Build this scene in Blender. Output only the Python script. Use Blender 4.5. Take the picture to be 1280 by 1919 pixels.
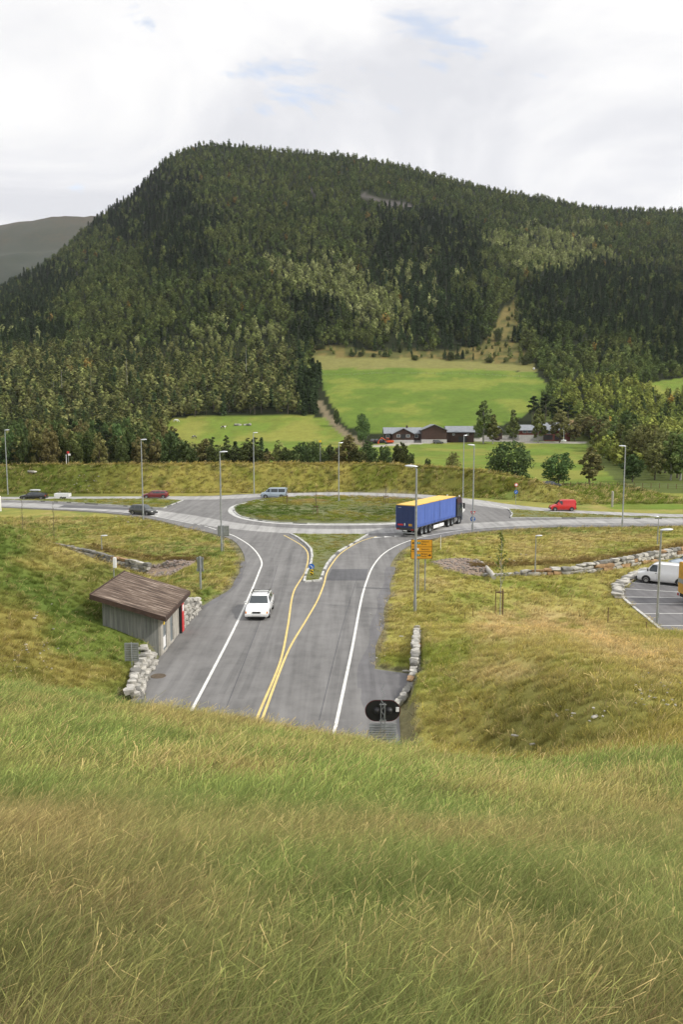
import bpy, bmesh, math, random
import numpy as np
from mathutils import Vector, Matrix
from mathutils.geometry import tessellate_polygon

# ---------------------------------------------------------------- camera, world, sun
for o in list(bpy.data.objects): bpy.data.objects.remove(o)
SC = bpy.context.scene
C = SC.collection
HAZE = 4.5e-5
EYE = 14.5; FPX = 1500.0; PITCH = math.atan(174.5/1500)
cam_d = bpy.data.cameras.new('camera'); cam = bpy.data.objects.new('camera', cam_d); C.objects.link(cam)
cam.location = (0, 0, EYE); cam.rotation_euler = (math.pi/2-PITCH, 0, 0)
cam_d.sensor_fit = 'VERTICAL'; cam_d.sensor_height = 24.0; cam_d.lens = 24.0*FPX/1919.0
cam_d.clip_start = 0.05; cam_d.clip_end = 9000
SC.camera = cam
SUN_EL, SUN_AZ = math.radians(40), math.radians(108)      # azimuth clockwise from +Y
sd = bpy.data.lights.new('sun', 'SUN'); sd.energy = 3.7; sd.angle = math.radians(3); sd.color = (1.0, .95, .86)
so = bpy.data.objects.new('sun', sd); C.objects.link(so)
sdir = Vector((math.sin(SUN_AZ)*math.cos(SUN_EL), math.cos(SUN_AZ)*math.cos(SUN_EL), math.sin(SUN_EL)))
so.rotation_euler = sdir.to_track_quat('Z', 'Y').to_euler(); so.location = (60, -20, 90)
SC.view_settings.view_transform = 'Standard'; SC.view_settings.look = 'None'
SC.view_settings.exposure = 0.0; SC.view_settings.gamma = 1.0
SC.cycles.max_bounces = 4; SC.cycles.diffuse_bounces = 2; SC.cycles.glossy_bounces = 2; SC.cycles.transmission_bounces = 2; SC.cycles.transparent_max_bounces = 4

W = bpy.data.worlds.new('World'); SC.world = W; W.use_nodes = True
nt = W.node_tree; nt.nodes.clear()
def nd(t, kind, **kw):
    n = t.nodes.new(kind)
    for k, v in kw.items():
        if k.startswith('i_'): n.inputs[k[2:].replace('_', ' ')].default_value = v
        else: setattr(n, k, v)
    return n
out = nd(nt, 'ShaderNodeOutputWorld'); sky = nd(nt, 'ShaderNodeTexSky', sky_type='NISHITA', sun_disc=False)
sky.sun_elevation = SUN_EL; sky.sun_rotation = SUN_AZ; sky.air_density = 1.0; sky.dust_density = 1.5
bgs = nd(nt, 'ShaderNodeBackground'); bgs.inputs['Strength'].default_value = 0.15
hsv = nd(nt, 'ShaderNodeHueSaturation'); hsv.inputs['Saturation'].default_value = .6; hsv.inputs['Value'].default_value = 1.75
nt.links.new(sky.outputs[0], hsv.inputs['Color']); nt.links.new(hsv.outputs[0], bgs.inputs['Color'])
tc = nd(nt, 'ShaderNodeTexCoord'); sep = nd(nt, 'ShaderNodeSeparateXYZ'); nt.links.new(tc.outputs['Generated'], sep.inputs[0])
def mth(t, op, a, b=None, clamp=False):
    n = t.nodes.new('ShaderNodeMath'); n.operation = op; n.use_clamp = clamp
    for i, v in enumerate((a, b)):
        if v is None: continue
        if isinstance(v, (int, float)): n.inputs[i].default_value = v
        else: t.links.new(v, n.inputs[i])
    return n.outputs[0]
zz = mth(nt, 'ADD', sep.outputs['Z'], 0.22)
cx = mth(nt, 'DIVIDE', sep.outputs['X'], zz); cy = mth(nt, 'DIVIDE', sep.outputs['Y'], zz)
cmb = nd(nt, 'ShaderNodeCombineXYZ'); nt.links.new(cx, cmb.inputs[0]); nt.links.new(cy, cmb.inputs[1]); cmb.inputs[2].default_value = 3.7
def noise(t, vec, scale, detail=5, rough=.55, dist=0.0):
    n = t.nodes.new('ShaderNodeTexNoise'); n.inputs['Scale'].default_value = scale; n.inputs['Detail'].default_value = detail
    n.inputs['Roughness'].default_value = rough; n.inputs['Distortion'].default_value = dist
    if vec is not None: t.links.new(vec, n.inputs['Vector'])
    return n.outputs['Fac']
def ramp(t, fac, stops, interp='LINEAR'):
    n = t.nodes.new('ShaderNodeValToRGB'); cr = n.color_ramp; cr.interpolation = interp
    while len(cr.elements) < len(stops): cr.elements.new(0.5)
    for e, (p, c) in zip(cr.elements, stops):
        e.position = p; e.color = (*c, 1) if len(c) == 3 else c
    t.links.new(fac, n.inputs[0]); return n.outputs['Color']
n1 = noise(nt, cmb.outputs[0], 1.3, 8, .56, .5)
tone = ramp(nt, n1, [(.36, (.76, .765, .80)), (.44, (.85, .85, .875)), (.50, (.94, .935, .94)), (.56, (1.02, 1.01, 1.0))])
n2 = noise(nt, cmb.outputs[0], 2.4, 8, .58, .8)
hole = ramp(nt, n2, [(.60, (1, 1, 1)), (.67, (.3, .3, .3))])
bgc = nd(nt, 'ShaderNodeBackground'); nt.links.new(tone, bgc.inputs['Color'])
# an overcast sky is brighter overhead than near the horizon
zen = mth(nt, 'MULTIPLY', mth(nt, 'SUBTRACT', sep.outputs['Z'], .42, True), 1.0)
nt.links.new(mth(nt, 'ADD', 1.04, zen), bgc.inputs['Strength'])
mxs = nd(nt, 'ShaderNodeMixShader'); nt.links.new(hole, mxs.inputs[0]); nt.links.new(bgs.outputs[0], mxs.inputs[1]); nt.links.new(bgc.outputs[0], mxs.inputs[2])
nt.links.new(mxs.outputs[0], out.inputs[0])

# ---------------------------------------------------------------- photograph pixels (1280x1919) <-> world points
CP, SP = math.cos(PITCH), math.sin(PITCH)
def ray(px, py):
    a = (np.asarray(px, float)-640)/FPX; b = (959.5-np.asarray(py, float))/FPX
    dy = CP + b*SP; dz = -SP + b*CP
    return a/dy, dz/dy
def P(px, py, z=0.0):
    ax, az = ray(px, py); y = (z-EYE)/az
    return (float(ax*y), float(y), z)
def PD(px, py, y):
    ax, az = ray(px, py); return (float(ax*y), y, float(EYE+az*y))
def proj(x, y, z):
    z = np.asarray(z, float)-EYE
    f = y*CP - z*SP; u = y*SP + z*CP
    f = np.where(f < .01, .01, f)
    return 640+FPX*x/f, 959.5-FPX*u/f
def pip(x, y, poly):
    x = np.asarray(x, float); y = np.asarray(y, float); r = np.zeros(x.shape, bool); n = len(poly); j = n-1
    for i in range(n):
        xi, yi = poly[i][:2]; xj, yj = poly[j][:2]
        if yi != yj:
            c = ((yi > y) != (yj > y)) & (x < (xj-xi)*(y-yi)/(yj-yi)+xi); r ^= c
        j = i
    return r
def polydist(x, y, pts):
    d = np.full(np.shape(x), 1e9)
    for (ax, ay), (bx, by) in zip([p[:2] for p in pts[:-1]], [p[:2] for p in pts[1:]]):
        L2 = (bx-ax)**2+(by-ay)**2+1e-12
        t = np.clip(((x-ax)*(bx-ax)+(y-ay)*(by-ay))/L2, 0, 1)
        d = np.minimum(d, np.hypot(x-ax-t*(bx-ax), y-ay-t*(by-ay)))
    return d
def _h(i, j, s):
    n = (i*374761393+j*668265263+s*1442695041) & 0x7fffffff
    n = ((n ^ (n >> 13))*1274126177) & 0x7fffffff
    return ((n ^ (n >> 16)) & 0xffff)/65535.0
def vn(x, y, scale, seed=0):
    x = np.asarray(x, float)/scale; y = np.asarray(y, float)/scale
    i = np.floor(x).astype(np.int64); j = np.floor(y).astype(np.int64); u = x-i; v = y-j
    u = u*u*(3-2*u); v = v*v*(3-2*v)
    return (_h(i, j, seed)*(1-u)+_h(i+1, j, seed)*u)*(1-v)+(_h(i, j+1, seed)*(1-u)+_h(i+1, j+1, seed)*u)*v
def fbm(x, y, scale, seed=0, o=4):
    s = 0; a = 1; t = 0
    for k in range(o):
        s = s+a*vn(x, y, scale/(2**k), seed+k*17); t += a; a *= .55
    return s/t
def sst(a, b, x):
    t = np.clip((np.asarray(x, float)-a)/(b-a), 0, 1); return t*t*(3-2*t)

# ---------------------------------------------------------------- object helpers
def tag(o, label=None, cat=None, group=None, kind=None):
    if label: o['label'] = label
    if cat: o['category'] = cat
    if group: o['group'] = group
    if kind: o['kind'] = kind
    return o
def empty(name, loc, rz=0.0, parent=None):
    o = bpy.data.objects.new(name, None); C.objects.link(o); o.location = loc; o.rotation_euler = (0, 0, rz)
    o.empty_display_size = .2
    if parent: o.parent = parent
    return o
def link(name, me, parent=None, loc=None, rot=None):
    o = bpy.data.objects.new(name, me); C.objects.link(o)
    if parent: o.parent = parent
    if loc is not None: o.location = loc
    if rot is not None: o.rotation_euler = rot
    return o
def copy_tree(o, parent=None):
    c = o.copy(); C.objects.link(c)
    if parent: c.parent = parent
    for ch in [q for q in KIDS.get(o.name, [])]: pass
    for ch in list(o.children): copy_tree(ch, c)
    return c
KIDS = {}
def smooth(me, ang=35):
    bm = bmesh.new(); bm.from_mesh(me)
    for f in bm.faces: f.smooth = True
    for e in bm.edges:
        e.smooth = len(e.link_faces) == 2 and e.calc_face_angle(9) < math.radians(ang)
    bm.to_mesh(me); bm.free()
def mesh_np(name, V, F, mats=(), mi=None, attrs=None):
    """F: (n,k) int array of same-size faces"""
    me = bpy.data.meshes.new(name); V = np.asarray(V, np.float32); F = np.asarray(F, np.int32)
    n, k = F.shape
    me.vertices.add(len(V)); me.vertices.foreach_set('co', V.ravel())
    me.loops.add(n*k); me.loops.foreach_set('vertex_index', F.ravel())
    me.polygons.add(n); me.polygons.foreach_set('loop_start', np.arange(0, n*k, k, dtype=np.int32))
    try: me.polygons.foreach_set('loop_total', np.full(n, k, np.int32))
    except Exception: pass
    for m in mats: me.materials.append(m)
    if mi is not None: me.polygons.foreach_set('material_index', np.asarray(mi, np.int32))
    if attrs:
        for nm, (ty, data) in attrs.items():
            a = me.attributes.new(nm, ty, 'POINT')
            a.data.foreach_set({'FLOAT': 'value', 'FLOAT_COLOR': 'color', 'FLOAT_VECTOR': 'vector', 'INT': 'value'}[ty], np.asarray(data).ravel())
    me.update(calc_edges=True); me.validate()
    return me

class MB:
    def __init__(s): s.v = []; s.f = []; s.m = []
    def add(s, vs, fs, mi=0):
        b = len(s.v); s.v += [tuple(v) for v in vs]; s.f += [tuple(b+i for i in f) for f in fs]; s.m += [mi]*len(fs); return s
    def box(s, c, d, rz=0.0, mi=0, M=None):
        x, y, z = d[0]/2, d[1]/2, d[2]/2
        vs = [Vector((sx*x, sy*y, sz*z)) for sx in (-1, 1) for sy in (-1, 1) for sz in (-1, 1)]
        R = M if M is not None else Matrix.Rotation(rz, 3, 'Z')
        vs = [R @ v+Vector(c) for v in vs]
        return s.add(vs, [(0, 1, 3, 2), (4, 6, 7, 5), (0, 4, 5, 1), (2, 3, 7, 6), (0, 2, 6, 4), (1, 5, 7, 3)], mi)
    def bbox(s, a, b, mi=0):
        return s.box([(a[i]+b[i])/2 for i in range(3)], [abs(b[i]-a[i]) for i in range(3)], 0, mi)
    def cyl(s, a, b, r0, r1=None, n=10, mi=0, cap=True):
        r1 = r0 if r1 is None else r1; a = Vector(a); b = Vector(b); d = (b-a).normalized()
        u = d.orthogonal().normalized(); w = d.cross(u); vs = []
        for p, r in ((a, r0), (b, r1)):
            for k in range(n):
                t = 2*math.pi*k/n; vs.append(p+(u*math.cos(t)+w*math.sin(t))*r)
        fs = [(k, (k+1) % n, n+(k+1) % n, n+k) for k in range(n)]
        if cap: fs += [tuple(range(n-1, -1, -1)), tuple(range(n, 2*n))]
        return s.add(vs, fs, mi)
    def lathe(s, prof, n=16, c=(0, 0, 0), ax='Z', mi=0):
        vs = []
        for r, h in prof:
            for k in range(n):
                t = 2*math.pi*k/n; p = (r*math.cos(t), r*math.sin(t), h)
                if ax == 'Y': p = (p[0], p[2], p[1])
                vs.append((p[0]+c[0], p[1]+c[1], p[2]+c[2]))
        m = len(prof); fs = [(j*n+k, j*n+(k+1) % n, (j+1)*n+(k+1) % n, (j+1)*n+k) for j in range(m-1) for k in range(n)]
        return s.add(vs, fs, mi)
    def prism(s, pts, h0, h1, mi=0):
        """pts 2-D outline (x,y) extruded in z"""
        n = len(pts); vs = [(p[0], p[1], h0) for p in pts]+[(p[0], p[1], h1) for p in pts]
        tri = tessellate_polygon([[Vector((p[0], p[1], 0)) for p in pts]])
        fs = [(k, (k+1) % n, n+(k+1) % n, n+k) for k in range(n)]
        fs += [tuple(t) for t in tri]+[tuple(i+n for i in t) for t in tri]
        return s.add(vs, fs, mi)
    def xform(s, M, start=0):
        s.v = s.v[:start]+[tuple(M @ Vector(v)) for v in s.v[start:]]; return s
    def mesh(s, name, mats, sm=None, bevel=0):
        me = bpy.data.meshes.new(name); me.from_pydata([tuple(map(float, v)) for v in s.v], [], s.f)
        for m in (mats if isinstance(mats, (list, tuple)) else [mats]): me.materials.append(m)
        me.polygons.foreach_set('material_index', s.m)
        bm = bmesh.new(); bm.from_mesh(me)
        if bevel:
            bmesh.ops.remove_doubles(bm, verts=bm.verts, dist=1e-5)
        bmesh.ops.recalc_face_normals(bm, faces=bm.faces)
        if bevel:
            es = [e for e in bm.edges if len(e.link_faces) == 2 and e.calc_face_angle(0) > .5]
            try: bmesh.ops.bevel(bm, geom=es, offset=bevel, segments=2, affect='EDGES', clamp_overlap=True)
            except Exception: pass
        bm.to_mesh(me); bm.free()
        if sm: smooth(me, sm)
        me.update(); return me
    def build(s, name, mats, parent=None, loc=None, rot=None, sm=None, bevel=0):
        return link(name, s.mesh(name, mats, sm, bevel), parent, loc, rot)

# ---------------------------------------------------------------- materials
def sr(r, g, b, k=1.0):
    f = lambda c: ((c/255)/12.92 if c/255 <= .04045 else ((c/255+.055)/1.055)**2.4)*k
    return (f(r), f(g), f(b))
def mat(name, col, rough=.6, metal=0.0, var=.15, vscale=3.0, bump=0.0, bscale=20.0, emis=None, coat=0.0, trans=0.0, coords='Object'):
    m = bpy.data.materials.new(name); m.use_nodes = True; t = m.node_tree; b = t.nodes['Principled BSDF']
    b.inputs['Roughness'].default_value = rough; b.inputs['Metallic'].default_value = metal
    if coat: b.inputs['Coat Weight'].default_value = coat; b.inputs['Coat Roughness'].default_value = .08
    if trans: b.inputs['Transmission Weight'].default_value = trans
    tcn = t.nodes.new('ShaderNodeTexCoord')
    if var:
        f = noise(t, tcn.outputs[coords], vscale, 6, .6)
        lo = tuple(c*(1-var) for c in col); hi = tuple(min(1, c*(1+var)) for c in col)
        t.links.new(ramp(t, f, [(.3, lo), (.7, hi)]), b.inputs['Base Color'])
    else: b.inputs['Base Color'].default_value = (*col, 1)
    if bump:
        bn = t.nodes.new('ShaderNodeBump'); bn.inputs['Strength'].default_value = bump; bn.inputs['Distance'].default_value = .02
        t.links.new(noise(t, tcn.outputs[coords], bscale, 5, .6), bn.inputs['Height']); t.links.new(bn.outputs[0], b.inputs['Normal'])
    if emis: b.inputs['Emission Color'].default_value = (*emis[0], 1); b.inputs['Emission Strength'].default_value = emis[1]
    return m
M = {}
M['galv'] = mat('galvanised', (.36, .38, .39), .45, .6, .2, 4)
M['lamp'] = mat('lamp_hood', (.55, .57, .6), .4, .3, .05)
M['lens'] = mat('lamp_lens', (.75, .76, .76), .2, 0, 0)
M['concrete'] = mat('concrete', (.2, .2, .185), .9, 0, .35, 1.5, .4, 12)
M['conc_light'] = mat('concrete_light', (.38, .36, .32), .9, 0, .2, 2, .3, 12)
M['stone'] = mat('granite', (.36, .345, .31), .9, 0, .6, 1.9, .5, 6)
M['stone_dark'] = mat('granite_dark', (.16, .155, .14), .9, 0, .5, 1.6, .5, 6)
M['stone_rust'] = mat('granite_rust', (.30, .19, .10), .9, 0, .4, 1.6, .5, 6)
M['stone_brown'] = mat('gravel_brown', (.24, .20, .18), .9, 0, .4, 2)
M['kerb'] = mat('kerb_granite', (.45, .45, .43), .85, 0, .3, 1.2)
M['kerb_dark'] = mat('kerb_dark', (.13, .13, .12), .85, 0, .3, 1.2)
M['rubber'] = mat('rubber', (.02, .02, .021), .8, 0, .1)
M['glass'] = mat('car_glass', (.03, .04, .045), .05, 0, 0, coat=.5)
M['rim'] = mat('rim', (.45, .45, .46), .35, .8, .05)
M['black'] = mat('black_plastic', (.015, .015, .016), .5, 0, .1)
M['dark'] = mat('dark_plastic', (.04, .04, .042), .6, 0, .1)
M['chrome'] = mat('chrome', (.6, .6, .6), .2, 1, 0)
M['white_paint'] = mat('white_paint', (.72, .73, .74), .3, 0, .03, coat=.6)
M['silverblue'] = mat('silver_blue_paint', (.36, .43, .50), .3, .3, .03, coat=.6)
M['darkred'] = mat('dark_red_paint', (.14, .012, .014), .3, 0, .05, coat=.6)
M['red_paint'] = mat('red_paint', (.52, .015, .012), .3, 0, .03, coat=.6)
M['darkgrey_paint'] = mat('dark_grey_paint', (.07, .075, .07), .3, .3, .05, coat=.6)
M['black_paint'] = mat('black_paint', (.015, .016, .02), .25, 0, .05, coat=.7)
M['navy_paint'] = mat('navy_paint', (.016, .022, .038), .3, 0, .1, coat=.5)
M['curtain_blue'] = mat('curtain_blue', (.07, .125, .40), .55, 0, .08, .7, .3, 1.5)
M['door_blue'] = mat('door_blue', (.02, .04, .13), .5, 0, .08)
M['roof_yellow'] = mat('roof_yellow', (.70, .46, .11), .6, 0, .1, .5)
M['truck_yellow'] = mat('truck_yellow', (.5, .27, .03), .45, 0, .25, 2)
M['headlight'] = mat('headlight', (.7, .7, .68), .1, 0, 0, coat=.5)
M['headlight_on'] = mat('headlight_on', (.8, .75, .6), .2, 0, 0, emis=((1, .82, .5), 1.6))
M['amber'] = mat('amber_lens', (.7, .2, .03), .3, 0, 0)
M['tail'] = mat('tail_lens', (.35, .02, .02), .25, 0, 0)
M['plate'] = mat('plate_white', (.7, .7, .68), .5, 0, .02)
M['wood_roof'] = None
M['wood_dark'] = mat('wood_dark', (.05, .028, .02), .75, 0, .4, 3)
M['wood_stake'] = mat('wood_stake', (.14, .085, .045), .85, 0, .3, 6)
M['wood_brown'] = mat('barn_brown', (.055, .028, .02), .85, 0, .25, 1)
M['wood_red'] = mat('house_red', (.14, .035, .025), .8, 0, .2, 1)
M['slate'] = mat('slate_roof', (.20, .215, .235), .6, 0, .2, 1)
M['plaster'] = mat('plaster', (.45, .44, .42), .8, 0, .15, 1)
M['window'] = mat('window_glass', (.10, .12, .14), .1, 0, .1)
M['trim'] = mat('white_trim', (.65, .65, .62), .6, 0, .05)
M['red_sign'] = mat('red_sheet', (.55, .03, .03), .4, 0, .05)
M['blue_sign'] = mat('blue_sheet', (.02, .12, .45), .4, 0, .05)
M['orange_sign'] = mat('orange_sheet', (.62, .30, .02), .45, 0, .05)
M['white_sign'] = mat('white_sheet', (.75, .75, .75), .45, 0, .02)
M['green_sign'] = mat('green_sheet', (.02, .16, .11), .45, 0, .02)
M['black_sign'] = mat('black_sheet', (.012, .012, .012), .5, 0, .02)
M['yellow_sign'] = mat('yellow_sheet', (.75, .5, .02), .45, 0, .02)
M['line_white'] = mat('line_white', (.62, .62, .59), .7, 0, .2, 1.6)
M['line_yellow'] = mat('line_yellow', (.60, .46, .17), .7, 0, .15, 1.6)
M['grey_door'] = mat('grey_door', (.16, .18, .19), .5, 0, .08)
M['bark'] = mat('bark', (.09, .075, .055), .9, 0, .4, 5)
M['birch_bark'] = mat('birch_bark', (.32, .31, .28), .9, 0, .5, 5)
M['orange_paint'] = mat('orange_machine', (.62, .09, .02), .4, 0, .1)
M['manhole'] = mat('cast_iron', (.10, .075, .05), .8, .2, .3, 8)
M['cloth_grey'] = mat('box_grey', (.42, .44, .46), .35, 0, .03)

def tint_mat(name, attr_type, rough=.75, trl=.25, lv=True, spec=.2):
    """leaf / blade material: colour from the instance's or object's own colour times a per-leaf variation"""
    m = bpy.data.materials.new(name); m.use_nodes = True; t = m.node_tree; t.nodes.clear()
    o = nd(t, 'ShaderNodeOutputMaterial'); a = nd(t, 'ShaderNodeAttribute', attribute_type=attr_type, attribute_name='tint')
    v = nd(t, 'ShaderNodeAttribute', attribute_type='GEOMETRY', attribute_name='lv')
    mul = nd(t, 'ShaderNodeVectorMath', operation='MULTIPLY'); t.links.new(a.outputs['Color'], mul.inputs[0]); t.links.new(v.outputs['Color'], mul.inputs[1])
    d = nd(t, 'ShaderNodeBsdfDiffuse'); tr = nd(t, 'ShaderNodeBsdfTranslucent'); mx = nd(t, 'ShaderNodeMixShader'); mx.inputs[0].default_value = trl
    t.links.new(mul.outputs[0], d.inputs[0]); t.links.new(mul.outputs[0], tr.inputs[0])
    t.links.new(d.outputs[0], mx.inputs[1]); t.links.new(tr.outputs[0], mx.inputs[2]); t.links.new(mx.outputs[0], o.inputs[0])
    return m
M['blade'] = tint_mat('grass_blade', 'INSTANCER', trl=.3)
M['leaf_inst'] = tint_mat('forest_leaf', 'INSTANCER', trl=.22)
def leaf_mat(name, col, trl=.2):
    m = bpy.data.materials.new(name); m.use_nodes = True; t = m.node_tree; t.nodes.clear()
    o = nd(t, 'ShaderNodeOutputMaterial'); v = nd(t, 'ShaderNodeAttribute', attribute_type='GEOMETRY', attribute_name='lv')
    oi = nd(t, 'ShaderNodeObjectInfo'); h = nd(t, 'ShaderNodeHueSaturation'); h.inputs['Color'].default_value = (*col, 1)
    t.links.new(mth(t, 'ADD', mth(t, 'MULTIPLY', oi.outputs['Random'], .06), .47), h.inputs['Hue'])
    t.links.new(mth(t, 'ADD', mth(t, 'MULTIPLY', oi.outputs['Random'], .5), .75), h.inputs['Value'])
    mul = nd(t, 'ShaderNodeVectorMath', operation='MULTIPLY'); t.links.new(h.outputs['Color'], mul.inputs[0]); t.links.new(v.outputs['Color'], mul.inputs[1])
    d = nd(t, 'ShaderNodeBsdfDiffuse'); tr = nd(t, 'ShaderNodeBsdfTranslucent'); mx = nd(t, 'ShaderNodeMixShader'); mx.inputs[0].default_value = trl
    t.links.new(mul.outputs[0], d.inputs[0]); t.links.new(mul.outputs[0], tr.inputs[0])
    t.links.new(d.outputs[0], mx.inputs[1]); t.links.new(tr.outputs[0], mx.inputs[2]); t.links.new(mx.outputs[0], o.inputs[0])
    return m
M['leaf_birch'] = leaf_mat('birch_leaf', (.15, .18, .06))
M['leaf_olive'] = leaf_mat('olive_leaf', (.20, .195, .075))
M['leaf_green'] = leaf_mat('green_leaf', (.105, .145, .05))
M['leaf_dark'] = leaf_mat('dark_leaf', (.08, .105, .04))
M['needle'] = leaf_mat('needle', (.04, .062, .028), .05)
M['leaf_young'] = leaf_mat('young_leaf', (.16, .21, .05), .3)
# ---------------------------------------------------------------- road outlines traced on the photograph, laid on the ground
def G(pts, z=0.0): return [P(px, py, z) for px, py in pts]
road_px = [(262,1303),(290,1243),(335,1184),(372,1143),(400,1128),(435,1105),(450,1080),(459,1052),(452,1030),(435,1012),(400,1000),(350,989),(300,976),(240,965.5),
           (170,959),(100,955),(0,950.5),(-150,945),(-500,937),(-500,928.5),(-150,931),(0,932),(100,932),(200,931),(300,931),(400,929),(470,925.5),(560,923.5),(640,922.5),
           (740,924.5),(800,928),(870,936),(940,945),(1040,954),(1150,961),(1280,966),(1500,971),(1900,976),(1900,979),(1500,983),(1280,985),(1170,986.5),(1040,988),(940,992.5),
           (865,1000),(815,1009),(780,1018),(755,1030),(740,1045),(731,1062),(722,1100),(712,1140),(700,1200),(683,1250),(712,1255),(777,1264),(775,1275),(747,1318)]
road_out = G(road_px)
road_out = [(-10.6, 24.0, 0)]+road_out+[(2.3, 33.0, 0), (2.0, 24.0, 0)]
def dens(pts, step=2.0, closed=True):
    """Catmull-Rom resample"""
    p = [Vector(q[:2]) for q in pts]; n = len(p); r = []
    for i in range(n if closed else n-1):
        a, b = p[i], p[(i+1) % n]; a0 = p[i-1] if (closed or i) else a; b1 = p[(i+2) % n] if (closed or i+2 < n) else b
        k = max(1, min(12, int((b-a).length/step)))
        ta = (b-a0)*.5; tb = (b1-a)*.5; L = (b-a).length
        for T in (ta, tb):
            if T.length > L: T *= L/T.length
        for j in range(k):
            t = j/k; t2, t3 = t*t, t*t*t
            q = a*(2*t3-3*t2+1)+ta*(t3-2*t2+t)+b*(-2*t3+3*t2)+tb*(t3-t2); r.append((q.x, q.y))
    if not closed: r.append((p[-1].x, p[-1].y))
    return r
road_poly = dens(road_out[1:-2], 2.0, True)
road_poly = [q[:2] for q in [(-10.6, 20)]]+[tuple(q) for q in dens(road_out[1:-2], 2.0, False)]+[(2.6, 33.0), (2.2, 20.0)]
isl_px = [(438,957),(450,968),(475,974),(512,979),(560,981.5),(625,982.5),(720,981.5),(790,977),(835,970),(858,961),(862,953),(840,944),(790,937.5),(740,934.5),(700,932.5),(650,931.5),(612,931.5),(560,933),(525,935),(475,941),(445,949)]
island = dens(G(isl_px), 1.0)
apron_px = [(427,957),(434,965),(455,973),(500,980),(560,983.5),(625,984.5),(720,983.5),(792,979),(840,972),(866,962),(870,952),(845,942.5),(790,936.3),(740,933.5),(700,931.6),(650,930.7),(612,930.7),(560,932),(522,934),(468,940),(436,948)]
apron = dens(G(apron_px), 1.0)
spl_px = [(545,1001.5),(690,1002),(672,1013),(657,1022),(637,1033),(624,1044),(613,1058),(606,1073),(600,1089),(570,1091),(574,1074),(583,1056),(585,1042),(583,1030),(573,1019),(558,1008)]
splitter = [tuple(q[:2]) for q in G(spl_px)]
left_px = [(-500,935),(60,938),(100,936.4),(150,935.6),(305,935.6),(342,938.5),(325,945),(306,953),(255,950.5),(200,947),(150,944.5),(100,942),(60,940.5),(0,938.6),(-500,937.0)]
left_px = [(-300,936.2),(0,936.6),(60,936.6),(100,936.2),(150,935.6),(305,935.6),(342,938.5),(325,945),(306,953),(255,950.3),(200,946.5),(150,943.5),(100,941),(60,939.3),(0,938),(-300,936.9)]
splitL = [tuple(q[:2]) for q in G(left_px)]
right_px = [(953,954),(1000,957.5),(1080,963),(1150,966.5),(1280,970.5),(1600,976),(1600,977),(1280,973),(1150,971.8),(1080,971.5),(1000,971),(957,971),(961,964)]
splitR = [tuple(q[:2]) for q in G(right_px)]
PARKZ = -.7
park_px = [(1168,1119),(1172,1101),(1192,1088),(1215,1075),(1240,1063),(1280,1049),(1400,1030),(1700,1030),(1700,1300),(1400,1250),(1280,1213),(1235,1175),(1205,1150),(1183,1132)]
parking = [tuple(q[:2]) for q in G(park_px, PARKZ)]

RWP = [q[:2] for q in G([(905,1081),(925,1080),(980,1078),(1035,1077),(1092,1074),(1140,1068),(1180,1061),(1230,1051),(1290,1041),(1400,1028)], PARKZ)]
LWP = [q[:2] for q in G([(60,1024),(100,1033),(165,1047),(210,1060),(240,1066),(272,1073)], -1.0)]
# ---------------------------------------------------------------- terrain height
sky_px = [(-900,640),(-400,600),(-150,560),(0,528),(60,496),(100,473),(165,412),(200,386),(240,362),(275,325),(310,287),(345,270),(380,259),(450,263),(505,270),(560,274),(640,279),(700,289),(760,300),(800,313),(900,340),(1000,358),(1100,378),(1200,383),(1280,386),(1500,390),(2000,420)]
RIDGE = 1200.0
zr_x = np.array([PD(px, py, RIDGE)[0] for px, py in sky_px]); zr_z = np.array([PD(px, py, RIDGE)[2] for px, py in sky_px])-9.0
ye_x = np.array([-14, -9.5, -4, 0, 4.3, 8.5, 14.]); ye_y = np.array([24, 23.5, 22., 21., 19., 19.5, 20.])
sil = [ray(0, 1292), ray(0, 1292), ray(360, 1348), ray(640, 1386), ray(940, 1438), ray(1280, 1408), ray(1280, 1385)]
ye_s = np.array([-float(r[1]) for r in sil])-1.6/ye_y
xw_y = np.array([20, 33, 37, 41, 45, 53, 60.]); xw_x = np.array([2.2, 2.7, 3.0, 3.5, 4.45, 5.1, 5.6])
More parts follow.
